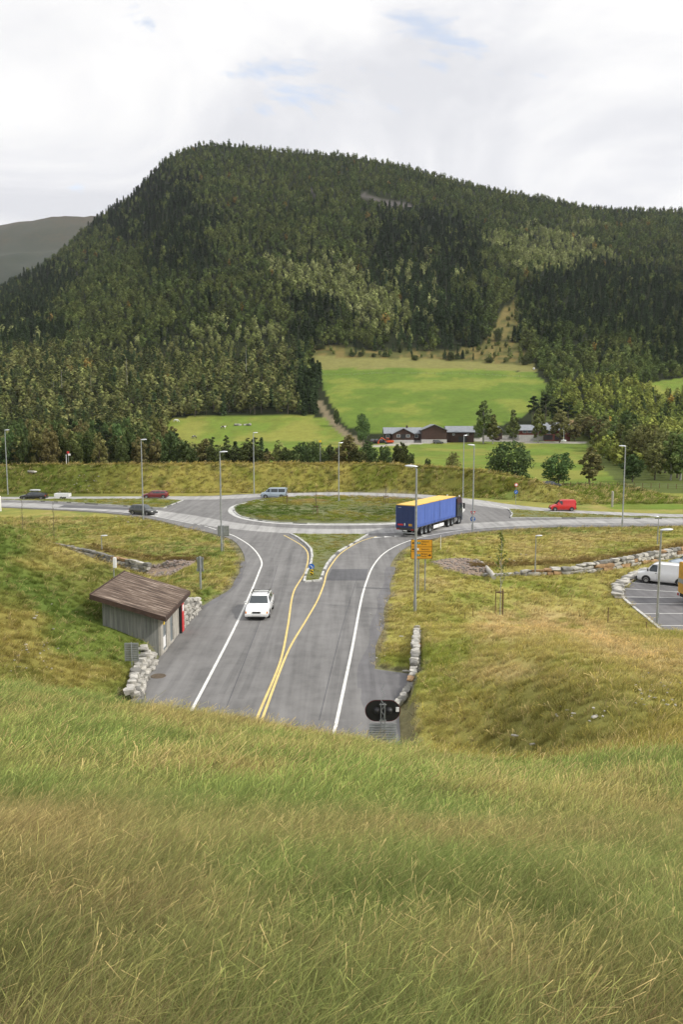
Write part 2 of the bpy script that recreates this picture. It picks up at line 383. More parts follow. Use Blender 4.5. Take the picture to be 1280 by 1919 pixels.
def Hbase(x, y):
    """ground beyond the portal edge: cutting, banks, roundabout, fields, mountain"""
    h = np.zeros(np.broadcast(x, y).shape)
    # left bank
    L = .75+.37*np.clip(-11.6-x, 0, 60)
    L = np.minimum(L, 7.5+.03*np.clip(-x-30, 0, 30))+(fbm(x, y, 6, 5)-.5)*.5
    wl = sst(-10.9, -12.0, x)
    crest = 61.5+.06*np.clip(-x-12, 0, 60)
    left = L*wl*(1-sst(crest, crest+7.0, y))*sst(-9, 4, y-0)
    # left ditch behind the bank
    dch = -1.0*sst(-14, -18.5, x)*sst(62, 66, y)*(1-sst(0, .5, y-.25-np.interp(x, [p[0] for p in LWP], [p[1] for p in LWP])))
    # right slope near the camera
    xw = np.interp(y, xw_y, xw_x)
    R = (((48-y)+np.sqrt((48-y)**2+36))/2*.235*(1-sst(50, 62, y)))*sst(0, 8, x-xw)+.9*sst(0, .5, x-xw)*sst(27, 40, y)*(1-sst(50, 56, y))
    R = R+(fbm(x, y, 7, 9)-.5)*.25*sst(.5, 4, x-xw)*(1-sst(70, 78, y))
    right = np.where(x > xw, R, 0)
    # parking level and the low ground before the right stone wall
    wy = .3+np.interp(x, [p[0] for p in RWP], [p[1] for p in RWP])
    low = PARKZ*sst(8, 15, x)*sst(40, 56, y)*(1-sst(0, .5, y-wy))
    hb = left+dch+right+low
    hb = np.where(y > 110, 0, hb)
    # mound of the roundabout's far side: embankment
    ex = np.array([-140, -66, -20, 10, 27, 36, 45, 400]); ez = np.array([5.2, 5.0, 5.2, 5.1, 4.6, 3.0, 0, 0])
    eh = np.interp(x, ex, ez)
    b0 = np.interp(x, [-140, -40, 0, 20, 40], [154, 157, 159, 152, 136])
    emb = eh*sst(0, 8, y-b0)*(1-sst(10, 19, y-b0))*(1+.10*(fbm(x, y, 5, 21)-.5))
    # valley floor and mountain
    F = np.interp(y, [150, 200, 260, 340, 356, 400, 520], [0, 0, 1.5, 4.3, 5.2, 15.5, 46])
    F = F+(fbm(x, y, 60, 31)-.5)*3.0*sst(200, 300, y)*(1-sst(330, 350, y)*(1-sst(380, 420, y)))
    Zr = np.interp(x*RIDGE/np.clip(y, 640, 1240), zr_x, zr_z)
    t = np.clip((y-520)/(RIDGE-520), 0, 1)
    Mt = (np.maximum(Zr, 20)-46)*t**1.12+(fbm(x, y, 130, 41)-.5)*26*np.sin(np.pi*t)**.7
    Mt = np.where(y > RIDGE, (np.maximum(Zr, 20)-46)-(y-RIDGE)*.12, Mt)
    return hb+emb+F+np.where(y > 520, Mt, 0)
def Hnear(x, y):
    s = np.interp(x, ye_x, ye_s)
    h = (EYE-1.6)-s*y+(fbm(x, y, 3.0, 3)-.5)*.28+(fbm(x, y, 9, 4)-.5)*.3*sst(3, 8, y)
    return h
def H(x, y, roads=True):
    x = np.asarray(x, float); y = np.asarray(y, float)
    ye = np.interp(x, ye_x, ye_y)
    wd = np.interp(x, [-22, -13, -10, 3, 6, 12], [14, 7, 2.5, 2.5, 6, 12])
    k = sst(0, 1, (y-ye)/wd)
    h = Hnear(x, y)*(1-k)+Hbase(x, y)*k
    # cut for the road below the portal edge
    cor = sst(-11.4, -10.9, x)*(1-sst(0, .5, x-np.interp(y, xw_y, xw_x)))*sst(0, .5, y-ye-1.6)
    h = np.where(y < 60, h*(1-cor), h)
    # flat under the asphalt
    if roads:
        m = (y > 26) & (y < 175)
        if m.any():
            xs, ys = x[m], y[m]; ins = pip(xs, ys, road_poly); d = polydist(xs, ys, road_poly+road_poly[:1])
            w = np.where(ins, 1.0, 1-sst(.3, 2.2, d)); w = np.where((xs < -10.5) & (ys < 66) & ~ins, 1-sst(.0, .5, d), w)
            w = np.where((xs > 2) & (ys < 54) & ~ins & (xs > np.interp(ys, xw_y, xw_x)), 0, w)
            w = np.where(((ys > 128) & ~ins), 1-sst(.2, 1.0, d), w)
            hm = h[m]*(1-w)+(-.06)*w
            pin = pip(xs, ys, parking); hm = np.where(pin, PARKZ-.06, hm)
            h = h.copy(); h[m] = hm
    return h
def H1(x, y): return float(H(np.array([x]), np.array([y]))[0])

# ---------------------------------------------------------------- ground colour map (the plants' own colours)
green = np.array(sr(112,126,62)); olive = np.array(sr(146,142,74)); straw = np.array(sr(176,156,110)); rust = np.array(sr(128,98,58)); lime = np.array(sr(128,164,62)); dkgreen = np.array(sr(60,84,38))
F_field1 = [(588,690),(640,691),(780,690),(900,692),(1003,698),(1030,725),(1022,742),(990,775),(940,798),(700,812),(650,800),(625,765),(608,730)]
F_straw1 = [(585,668),(640,669),(780,672),(900,678),(1003,684),(1006,698),(900,692),(780,690),(588,692)]
F_left = [(312,795),(322,783),(430,779),(560,778),(608,783),(640,812),(680,835),(720,835),(700,870),(300,870)]
F_mid = [(680,835),(720,830),(1000,826),(1098,828),(1112,862),(1160,905),(1200,935),(1000,935),(760,900),(700,860)]
F_low = [(1000,932),(1045,944),(1080,932),(1130,921),(1290,925),(1700,935),(1700,970),(1280,962),(1080,958),(1000,950)]
F_right = [(1178,727),(1230,715),(1280,708),(1500,700),(1500,738),(1280,738),(1235,748),(1222,730)]
F_farm = [(690,822),(720,812),(900,806),(1000,810),(1090,818),(1100,828),(1000,827),(720,834),(690,836)]
scrub = [(585,648),(700,658),(830,658),(905,650),(925,610),(940,585),(965,560),(972,590),(968,640),(1005,684),(780,672),(585,668)]
def lerp(a, b, t): return a*(1-t[..., None])+b*t[..., None]
def brown(x, y, px, py): return np.clip(sst(1380, 1760, py)*sst(800, 60, px)*sst(.36, .70, fbm(x*1.1, y*.45, 1.5, 61)*.6+.4*fbm(x, y*.6, .7, 62)+.03)+.5*sst(1550, 1800, py)*sst(.45, .6, fbm(x, y*.5, 1.2, 64)), 0, 1)
def groundcol(x, y, z):
    px, py = proj(x, y, z)
    n1 = fbm(x, y, 5, 61); n2 = fbm(x, y, 1.3, 62); n3 = fbm(x, y, 14, 63)
    c = np.broadcast_to(green, x.shape+(3,)).copy()
    c = lerp(c, olive, sst(.3, .6, n1*.6+n2*.4)); c = lerp(c, straw, .55*sst(.52, .75, n3*.6+n2*.4))
    near = y < 24
    # long foreground grass: fresh green centre, brown seed heads lower left and lower right
    cn = np.broadcast_to(np.array(sr(132,152,86)), x.shape+(3,)).copy()
    cn = lerp(cn, straw*1.05, .6*sst(.42, .7, n2*.6+n1*.4))
    br = brown(x, y, px, py)*.32
    cn = lerp(cn, np.array(sr(150,130,98)), np.clip(br, 0, .7))
    cn = lerp(cn, np.array(sr(88,102,56)), .6*sst(.5, .68, fbm(x, y*.5, 1.4, 66))*sst(1450, 1800, py))
    c = np.where(near[..., None], cn, c)
    # left bank: deep green, straw below its crest
    lb = (x < -11) & (y > 24) & (y < 70)
    cl = lerp(np.broadcast_to(np.array(sr(104,118,54)), x.shape+(3,)), np.array(sr(138,130,68)), sst(.32, .6, n1)); cl = lerp(cl, np.array(sr(152,142,84)), .6*sst(52, 62, y)*sst(.3, .5, n1))
    cl = lerp(cl, np.array(sr(84,104,44)), .6*sst(.5, .62, n3))
    c = np.where(lb[..., None], cl, c)
    # right slope
    rb = (x > 2) & (y > 18) & (y < 100)
    cr = lerp(np.broadcast_to(np.array(sr(158,152,82)), x.shape+(3,)), np.array(sr(130,138,62)), sst(.45, .7, n1)); cr = lerp(cr, straw, .55*sst(.5, .68, n3*.5+n2*.5))
    band = np.exp(-((py-(1165+.14*(px-900)+18*np.sin(px/60)))/34)**2)*sst(850, 920, px)
    band2 = np.exp(-((py-1262)/22)**2)*np.exp(-((px-960)/80)**2)
    cr = lerp(cr, np.array(sr(196,174,122)), np.clip(band+band2*.8, 0, 1)*.85*sst(.2, .5, n2))
    dk = sst(1250, 1320, py)*sst(880, 960, px)*(1-sst(1180, 1330, px)); cr = lerp(cr, np.array(sr(98,104,54)), dk*.4)
    rustb = np.exp(-((y-2.5-np.interp(x, [p[0] for p in RWP], [p[1] for p in RWP]))/2.0)**2)*(x > 13); cr = lerp(cr, np.array(sr(118,92,66)), .4*np.clip(rustb, 0, 1))
    c = np.where(rb[..., None], cr, c)
    # embankment: green at its left end, straw-brown beyond
    em = (y > 146) & (y < 182) & (x < 46)
    ce = lerp(np.broadcast_to(np.array(sr(104,112,44)), x.shape+(3,)), np.array(sr(152,142,74)), sst(.34, .62, n1*.4+n3*.3+n2*.3)); ce = lerp(ce, np.array(sr(72,84,34)), .7*sst(.52, .7, n2*.6+n1*.4)); ce = lerp(ce, np.array(sr(78,92,36)), .8*sst(-35, -55, x)*sst(.3, .5, n3)+.5*sst(8, 20, x)*(1-sst(30, 38, x))*sst(.35, .6, n1))
    ce = lerp(ce, np.array(sr(172,160,92)), .7*sst(8.2, 9.6, y-np.interp(x, [-140, -40, 0, 20, 40], [154, 157, 159, 152, 136])))
    c = np.where(em[..., None], ce, c)
    # fields and woods
    far = (y > 182) | ((x > 44) & (y > 128))
    nf = fbm(x, y, 18, 71); nf2 = fbm(x, y, 4, 72)
    cf = np.broadcast_to(np.array(sr(38,44,22)), x.shape+(3,)).copy()
    fl = lerp(np.broadcast_to(np.array(sr(106,128,50)), x.shape+(3,)), np.array(sr(124,134,58)), sst(.3, .7, nf*.6+nf2*.4))
    fu = lerp(np.broadcast_to(np.array(sr(94,116,44)), x.shape+(3,)), np.array(sr(106,126,52)), sst(.3, .7, nf*.6+nf2*.4))
    lowr = (px > 1000) & (py > 770); cf = np.where(lowr[..., None], np.array(sr(88,98,48)), cf)
    stripe = .5+.5*np.sin((x*.35+y*.94)*1.1+3*(nf-.5)); fu = fu*(1+.05*stripe[..., None]-.13*sst(.45, .65, nf2)[..., None]); fu = lerp(fu, np.array(sr(134,138,62)), .6*sst(.5, .65, nf)); fl = fl*(1-.16*sst(.45, .65, nf2)[..., None]); fl = lerp(fl, np.array(sr(144,140,70)), .5*sst(.52, .66, nf))
    for poly, col in ((F_field1, fu), (F_left, fl), (F_mid, fl), (F_low, fl), (F_right, fl)):
        cf = np.where(pip(px, py, poly)[..., None], col, cf)
    # mown stripe and paler strips in the low fields
    cf = np.where(pip(px, py, F_straw1)[..., None], np.array(sr(126,124,72)), cf)
    cf = np.where(pip(px, py, scrub)[..., None], lerp(np.broadcast_to(np.array(sr(86,88,48)), x.shape+(3,)), np.array(sr(118,106,62)), sst(.4, .6, nf2)), cf)
    cf = np.where(pip(px, py, [(1045,788),(1110,783),(1112,806),(1050,802)])[..., None], np.array(sr(150,122,92)), cf)
    trk = polydist(px, py, [(600,757),(612,778),(632,800),(655,820),(690,838)]) < 5.5
    cf = np.where(trk[..., None], np.array(sr(122,112,88)), cf)
    trk2 = polydist(px, py, [(1098,830),(1000,829),(900,822),(700,836)]) < 2.2
    cf = np.where((trk2 | pip(px, py, [(888,828),(905,816),(945,815),(955,824),(930,828)]))[..., None], np.array(sr(168,164,154)), cf)
    ledge = (y > 182) & pip(px, py, [(1040,905),(1110,915),(1290,918),(1290,930),(1130,926),(1050,918)])
    cf = np.where(ledge[..., None], np.array(sr(100,102,50)), cf)
    rock = (polydist(px, py, [(682,366),(705,376),(735,384),(768,388)]) < 3+5*nf2) | (polydist(px, py, [(572,352),(590,362)]) < 5)
    cf = np.where((rock & (y > 600))[..., None], np.array(sr(84,80,78)), cf)
    c = np.where(far[..., None], cf, c)
    # gravel aprons of the stone walls
    grav = pip(px, py, [(805,1053),(835,1047),(880,1046),(905,1054),(925,1080),(880,1078),(840,1070)]) | pip(px, py, [(268,1074),(285,1060),(315,1050),(352,1045),(372,1050),(345,1065),(320,1078),(292,1082)])
    c = np.where((grav & (y > 60) & (y < 110))[..., None], np.array(sr(146,130,116)), c)
    verge = polydist(x, y, road_poly+road_poly[:1]); vg = (verge < .25+.9*n2) & (y > 27) & (y < 175)
    c = np.where(vg[..., None], lerp(c, np.array(sr(120,114,100)), np.full(x.shape, .65)), c)
    return c

def make_ground():
    ys = list(np.arange(-30, 0, 3.0)); y = 0.0
    while y < 1500:
        ys.append(y)
        y += .3 if y < 30 else .5 if y < 100 else .9 if y < 182 else 2.5 if y < 300 else 5 if y < 560 else 11
    ys = np.array(ys)
    u = np.concatenate([-np.geomspace(3.2, .56, 18), np.linspace(-.54, .54, 300), np.geomspace(.56, 3.2, 18)])
    Y, U = np.meshgrid(ys, u, indexing='ij'); X = U*(np.maximum(Y, 0)+24)
    Z = H(X.ravel(), Y.ravel()).reshape(X.shape)
    col = groundcol(X.ravel(), Y.ravel(), Z.ravel())
    ny, nx = X.shape; i = np.arange(ny*nx).reshape(ny, nx)
    F = np.stack([i[:-1, :-1].ravel(), i[:-1, 1:].ravel(), i[1:, 1:].ravel(), i[1:, :-1].ravel()], 1)
    V = np.stack([X.ravel(), Y.ravel(), Z.ravel()], 1)
    m = bpy.data.materials.new('ground_cover'); m.use_nodes = True; t = m.node_tree; b = t.nodes['Principled BSDF']; b.inputs['Roughness'].default_value = .95; b.inputs['Specular IOR Level'].default_value = .1
    a = nd(t, 'ShaderNodeAttribute', attribute_type='GEOMETRY', attribute_name='col'); g = nd(t, 'ShaderNodeNewGeometry')
    f1 = noise(t, g.outputs['Position'], 3.5, 8, .7); f2 = noise(t, g.outputs['Position'], .25, 6, .65)
    k = mth(t, 'MULTIPLY', mth(t, 'ADD', mth(t, 'MULTIPLY', f1, 1.1), .45), mth(t, 'ADD', mth(t, 'MULTIPLY', f2, .7), .65))
    vm = nd(t, 'ShaderNodeVectorMath', operation='SCALE'); t.links.new(a.outputs['Color'], vm.inputs[0]); t.links.new(k, vm.inputs['Scale'])
    t.links.new(vm.outputs[0], b.inputs['Base Color'])
    bn = nd(t, 'ShaderNodeBump'); bn.inputs['Strength'].default_value = .8; bn.inputs['Distance'].default_value = .12; t.links.new(f1, bn.inputs['Height']); t.links.new(bn.outputs[0], b.inputs['Normal'])
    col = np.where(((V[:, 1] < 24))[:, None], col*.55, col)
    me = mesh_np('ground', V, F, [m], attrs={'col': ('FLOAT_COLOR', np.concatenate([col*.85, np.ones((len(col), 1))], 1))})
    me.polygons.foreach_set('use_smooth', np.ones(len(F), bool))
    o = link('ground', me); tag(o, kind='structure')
make_ground()

# far mountain to the left
def far_hill():
    xs = np.linspace(-2600, 900, 150); ts = np.linspace(0, 1, 44)
    rx = [PD(px, 0, 3000)[0] for px in (-900, -300, -80, 0, 80, 165, 260, 500, 900)]; rz = [PD(0, py, 3000)[2] for py in (520, 470, 432, 418, 407, 406, 425, 520, 640)]
    X, T = np.meshgrid(xs, ts, indexing='ij'); Y = 1700+T*1300
    Zr = np.interp(X, rx, rz)
    Z = Zr*T**.9+(fbm(X, Y, 420, 81)-.5)*200*np.sin(np.pi*T)+(fbm(X, Y, 60, 82)-.5)*16
    ny, nx = X.shape; i = np.arange(ny*nx).reshape(ny, nx)
    F = np.stack([i[:-1, :-1].ravel(), i[1:, :-1].ravel(), i[1:, 1:].ravel(), i[:-1, 1:].ravel()], 1)
    m = bpy.data.materials.new('far_hill'); m.use_nodes = True; t = m.node_tree; b = t.nodes['Principled BSDF']; b.inputs['Roughness'].default_value = 1
    g = nd(t, 'ShaderNodeNewGeometry'); a = noise(t, g.outputs['Position'], .004, 7, .6); c = noise(t, g.outputs['Position'], .06, 4, .7); sp = nd(t, 'ShaderNodeSeparateXYZ'); t.links.new(g.outputs['Position'], sp.inputs[0])
    hgt = mth(t, 'MULTIPLY', sp.outputs['Z'], 1/1800.); f = mth(t, 'ADD', mth(t, 'MULTIPLY', mth(t, 'ADD', a, c), .3), hgt)
    base = ramp(t, f, [(.48, (.010, .018, .006)), (.64, (.024, .027, .009)), (.78, (.055, .036, .012)), (1.0, (.05, .045, .022))])
    t.links.new(base, b.inputs['Base Color'])
    me = mesh_np('hills', np.stack([X.ravel(), Y.ravel(), Z.ravel()], 1), F, [m]); me.polygons.foreach_set('use_smooth', np.ones(len(F), bool))
    tag(link('hills', me), kind='structure')
far_hill()

# ---------------------------------------------------------------- asphalt
def asphalt_mat(name, base, scale=1.0):
    m = bpy.data.materials.new(name); m.use_nodes = True; t = m.node_tree; b = t.nodes['Principled BSDF']; b.inputs['Roughness'].default_value = .8
    g = nd(t, 'ShaderNodeNewGeometry'); pos = g.outputs['Position']
    mp = nd(t, 'ShaderNodeMapping'); mp.inputs['Scale'].default_value = (1.4, .06, 1); t.links.new(pos, mp.inputs['Vector'])
    streak = noise(t, mp.outputs[0], 1.0, 5, .6, .3); blotch = noise(t, pos, .12, 5, .6); fine = noise(t, pos, 30, 3, .7); mid = noise(t, pos, .8, 6, .65)
    k = mth(t, 'ADD', mth(t, 'MULTIPLY', streak, .45), mth(t, 'ADD', mth(t, 'MULTIPLY', blotch, .25), mth(t, 'MULTIPLY', mid, .30)))
    col = ramp(t, k, [(.40, tuple(c*.70 for c in base)), (.5, base), (.60, tuple(c*1.25 for c in base))])
    v = nd(t, 'ShaderNodeVectorMath', operation='SCALE'); t.links.new(col, v.inputs[0]); t.links.new(mth(t, 'ADD', mth(t, 'MULTIPLY', fine, .3), .85), v.inputs['Scale'])
    t.links.new(v.outputs[0], b.inputs['Base Color'])
    bn = nd(t, 'ShaderNodeBump'); bn.inputs['Strength'].default_value = .3; bn.inputs['Distance'].default_value = .01; t.links.new(fine, bn.inputs['Height']); t.links.new(bn.outputs[0], b.inputs['Normal'])
    return m
M['asphalt'] = asphalt_mat('asphalt', (.15, .146, .142)); M['asphalt_new'] = asphalt_mat('asphalt_patch', (.085, .085, .09)); M['asphalt_pale'] = asphalt_mat('asphalt_glance', (.30, .295, .285)); M['asphalt_track'] = asphalt_mat('asphalt_track', (.128, .125, .122)); M['asphalt_dark'] = asphalt_mat('asphalt_dark', (.12, .117, .12))  # asphalt_pale has the far road's glancing sheen painted in
def sheet(name, poly, z, m, kind='structure', thick=.0):
    poly = [Vector((p[0], p[1], 0)) for p in poly]; tri = tessellate_polygon([poly])
    me = bpy.data.meshes.new(name); me.from_pydata([(p.x, p.y, z) for p in poly], [], [tuple(t) for t in tri]); me.materials.append(m)
    bm = bmesh.new(); bm.from_mesh(me)
    for f in bm.faces:
        if f.normal.z < 0: f.normal_flip()
    bm.to_mesh(me); bm.free()
    o = link(name, me); 
    if kind: o['kind'] = kind
    return o
sheet('road', road_poly, 0.0, M['asphalt'])
sheet('parking_lot', parking, PARKZ, M['asphalt_dark'])
def W2(pts, z=0.0): return [q[:2] for q in G(pts, z)]
sheet('road_patch', W2([(622,1066.5),(690,1066.5),(685,1088),(611,1088)]), .004, M['asphalt_new'])
sheet('road_patch', W2([(108,951),(120,946.3),(180,948.8),(246,952.3),(243,956),(170,953.2)]), .008, M['asphalt_new'])
sheet('road_patch', W2([(683,1252),(712,1256),(774,1266),(772,1276),(747,1318),(722,1345),(692,1350),(676,1310)]), .0075, M['asphalt_dark'])
# far lanes painted paler for glancing light, from left road into the roundabout
def ribbon(pts, w, z, m, name='road_marking', dash=None, ppx=True, wf=None, kind='structure', step=.7):
    p = W2(pts) if ppx else [q[:2] for q in pts]
    c = dens(p, step, False) if len(p) > 2 else p
    mb = MB(); L = []; 
    for i, q in enumerate(c):
        a = c[max(i-1, 0)]; b = c[min(i+1, len(c)-1)]; d = Vector((b[0]-a[0], b[1]-a[1])).normalized(); nrm = Vector((-d.y, d.x)); ww = w if wf is None else wf(i/(len(c)-1))
        L.append(((q[0]+nrm.x*ww/2, q[1]+nrm.y*ww/2, z), (q[0]-nrm.x*ww/2, q[1]-nrm.y*ww/2, z)))
    acc = 0
    for i in range(len(L)-1):
        l = math.hypot(c[i+1][0]-c[i][0], c[i+1][1]-c[i][1]); acc += l
        if dash and (acc % (dash[0]+dash[1])) > dash[0]: continue
        mb.add([L[i][0], L[i][1], L[i+1][1], L[i+1][0]], [(0, 1, 2, 3)])
    o = mb.build(name, m); 
    if kind: o['kind'] = kind
    return o
ribbon([(-300,941.5),(0,944.5),(120,949.5),(240,956.5),(330,967),(420,983),(520,993),(640,996),(780,992),(900,984),(1040,978),(1280,976),(1700,977)], 4.6, .004, M['asphalt_pale'], 'road_wear_glance')
ribbon([(-300,933.6),(0,934.2),(200,933.4),(300,933),(400,933),(470,929.5),(560,926.5),(640,925.3),(740,927.5),(800,930.6),(870,938),(940,948),(1040,958),(1150,963.5),(1280,968),(1700,974)], 6.0, .004, M['asphalt_pale'], 'road_wear_glance')
ribbon([(733,1062),(724,1100),(714,1140),(703,1190),(688,1245),(680,1290)], .9, .004, M['asphalt_dark'], 'road_wear_glance', wf=lambda t: .75+.25*math.sin(t*23))
ribbon([(457,1052),(450,1078),(436,1102),(402,1126),(375,1141)], .5, .004, M['asphalt_dark'], 'road_wear_glance', wf=lambda t: .45+.15*math.sin(t*17))
ribbon([(598,1350),(640,1180),(668,1088)], .05, .006, M['asphalt_new'], 'road_seam'); ribbon([(422,1330),(492,1150),(520,1060)], .05, .006, M['asphalt_new'], 'road_seam')
for tr in ([(655,1090),(650,1150),(636,1230),(612,1350)], [(672,1092),(668,1150),(655,1230),(638,1300)], [(545,1040),(530,1110),(500,1200),(450,1310)], [(510,1045),(503,1110),(470,1200),(415,1300)]): ribbon(tr, .38, .002, M['asphalt_track'], 'road_wear_glance', wf=lambda t: .3+.12*math.sin(t*9))
WL = [(350,1345),(362,1325),(425,1205),(452,1150),(472,1105),(486,1070),(490.5,1055),(482,1037),(465,1020),(440,1005),(427,1000)]
ribbon(WL, .17, .010, M['line_white'])
ribbon([(405,992.5),(390,988)], .2, .010, M['line_white']); ribbon([(352,979.5),(300,969.5),(250,961.5),(150,955),(0,948.5),(-300,940.5)], .22, .010, M['line_white'])
ribbon([(388,987),(375,984),(352,979.5)], .2, .010, M['line_white'], dash=(1.2, 1.0))
ribbon([(618,1400),(628,1365),(640,1310),(660,1215),(677,1125),(687,1090),(700,1060),(720,1037),(750,1020),(790,1007),(840,997.5),(890,991),(950,986.5),(1040,983.5),(1280,981.5),(1700,981)], .17, .010, M['line_white'])
ribbon([(468,1385),(485,1337),(525,1240),(539,1175),(550,1110),(570,1075),(577,1050),(575,1033),(562,1020),(532,1003)], .14, .010, M['line_yellow'])
ribbon([(478,1388),(495,1337),(540,1220),(575,1160),(595,1125),(607,1095),(612,1075),(620,1060),(640,1036),(675,1015),(706,1005)], .14, .010, M['line_yellow'])
ribbon([(-300,935.2),(0,935.7),(100,935.2),(305,934.6),(345,936.6)], .18, .010, M['line_white'])
ribbon([(870,940.5),(905,943),(935,948),(953,953)], .18, .010, M['line_white'])
for px, py in [(708,1007),(728,1006),(747,1004.8),(766,1003.5),(797,1003)]:
    x, y, _ = P(px, py); mb = MB(); mb.add([(x-.5, y-.45, .010), (x+.55, y, .010), (x-.5, y+.45, .010)], [(0, 1, 2)]); mb.build('give_way_mark', M['line_white'])['kind'] = 'structure'
for k in range(6):
    x, y, _ = P(300-2.5*k*.3, 957.5+k*2.0); mb = MB(); mb.add([(x-.7, y-.35, .010), (x+.7, y-.1, .010), (x-.7, y+.35, .010)], [(0, 1, 2)]); mb.build('give_way_mark', M['line_white'])['kind'] = 'structure'
# parking bays
def wp(px, py): return P(px, py, PARKZ)[:2]
for a, b in [((1183,1091.5),(1290,1102)),((1172,1103.5),(1290,1110.5)),((1168,1118.5),(1290,1120.5)),((1183,1131.5),(1300,1131.5)),((1205,1150),(1300,1149.5)),((1233,1172.5),(1320,1172.5)),((1258,1197),(1340,1197)),((1280,1211),(1380,1216))]:
    ribbon([wp(*a), wp(*b)], .11, PARKZ+.006, M['line_white'], ppx=False)
# manhole
x, y, _ = P(296, 1267); mb = MB(); mb.lathe([(0, .012), (.33, .012), (.36, .018), (.42, .018), (.44, .004)], 24, (x, y, 0)); tag(mb.build('manhole_cover', M['manhole']), 'round rusty manhole cover set in the asphalt beside the concrete building', 'manhole cover')
# ---------------------------------------------------------------- raised islands with kerbs
def grassland(name, poly, z):
    c = np.mean(np.array(poly), 0)
    o = sheet(name, poly, z, M['island_soil'])
    return o
M['island_soil'] = mat('island_soil', (.12, .13, .045), .95, 0, .35, 1.2, .6, 6, coords='Generated')
def inset(poly, d):
    p = np.array([q[:2] for q in poly]); c = p.mean(0); v = p-c; return [tuple(q) for q in c+v*(1-d/np.linalg.norm(v, axis=1))[:, None]]
def kerb_blocks(pts, closed, z0, z1, w, L, name, mats, seed=1, kind='structure', gap=.03):
    rnd = random.Random(seed); mb = MB(); p = [Vector(q[:2]) for q in pts]+([Vector(pts[0][:2])] if closed else [])
    for a, b in zip(p[:-1], p[1:]):
        l = (b-a).length; n = max(1, round(l/L)); d = (b-a)/n; ang = math.atan2(d.y, d.x)
        for k in range(n):
            c = a+d*(k+.5); s = mb.__len__ if False else len(mb.v)
            mb.box((c.x+rnd.uniform(-.01, .01), c.y+rnd.uniform(-.01, .01), (z0+z1)/2+rnd.uniform(-.012, .012)), (d.length-gap, w*rnd.uniform(.9, 1.1), z1-z0), ang+rnd.uniform(-.02, .02), 0 if rnd.random() > .12 else 1)
    o = mb.build(name, mats); o['kind'] = kind; return o
K2 = [M['kerb'], M['kerb_dark']]
def dome(name, poly, z0, rise):
    """island turf: shallow dome so that the grass stands above its kerb"""
    p = np.array([q[:2] for q in poly]); c = p.mean(0); V = []; F = []; n = len(p); rings = [1, .93, .8, .6, .35, .12]
    for r in rings:
        for q in c+(p-c)*r: V.append((q[0], q[1], z0+rise*(1-r**2)))
    V.append((c[0], c[1], z0+rise)); 
    for k in range(len(rings)-1):
        for i in range(n): F.append((k*n+i, k*n+(i+1) % n, (k+1)*n+(i+1) % n, (k+1)*n+i))
    F += [((len(rings)-1)*n+i, (len(rings)-1)*n+(i+1) % n, len(V)-1) for i in range(n)]
    me = bpy.data.meshes.new(name); me.from_pydata([tuple(map(float, v)) for v in V], [], F); me.materials.append(M['island_soil']); o = link(name, me); o['kind'] = 'structure'; return o
dome('island_ground', inset(island, .2), .1, .3)
sheet('road_apron', apron, .014, M['kerb'])
kerb_blocks(island[::2], True, -.02, .13, .22, 1.0, 'kerb', K2, 3)
sheet('island_ground', splitter, .10, M['island_soil']); kerb_blocks(splitter[1:], False, -.02, .14, .24, .95, 'kerb', K2, 4, gap=.07)
kerb_blocks([splitter[-1], splitter[0]], False, -.02, .14, .24, .95, 'kerb', K2, 4, gap=.07)
sheet('island_ground', splitL, .10, M['island_soil']); kerb_blocks(splitL, True, -.02, .13, .2, 1.0, 'kerb', K2, 5)
sheet('island_ground', splitR, .10, M['island_soil']); kerb_blocks(splitR, True, -.02, .13, .2, 1.0, 'kerb', K2, 6)
for pl, n in ((road_px[4:11], 7), (road_px[48:55], 8)):
    pass
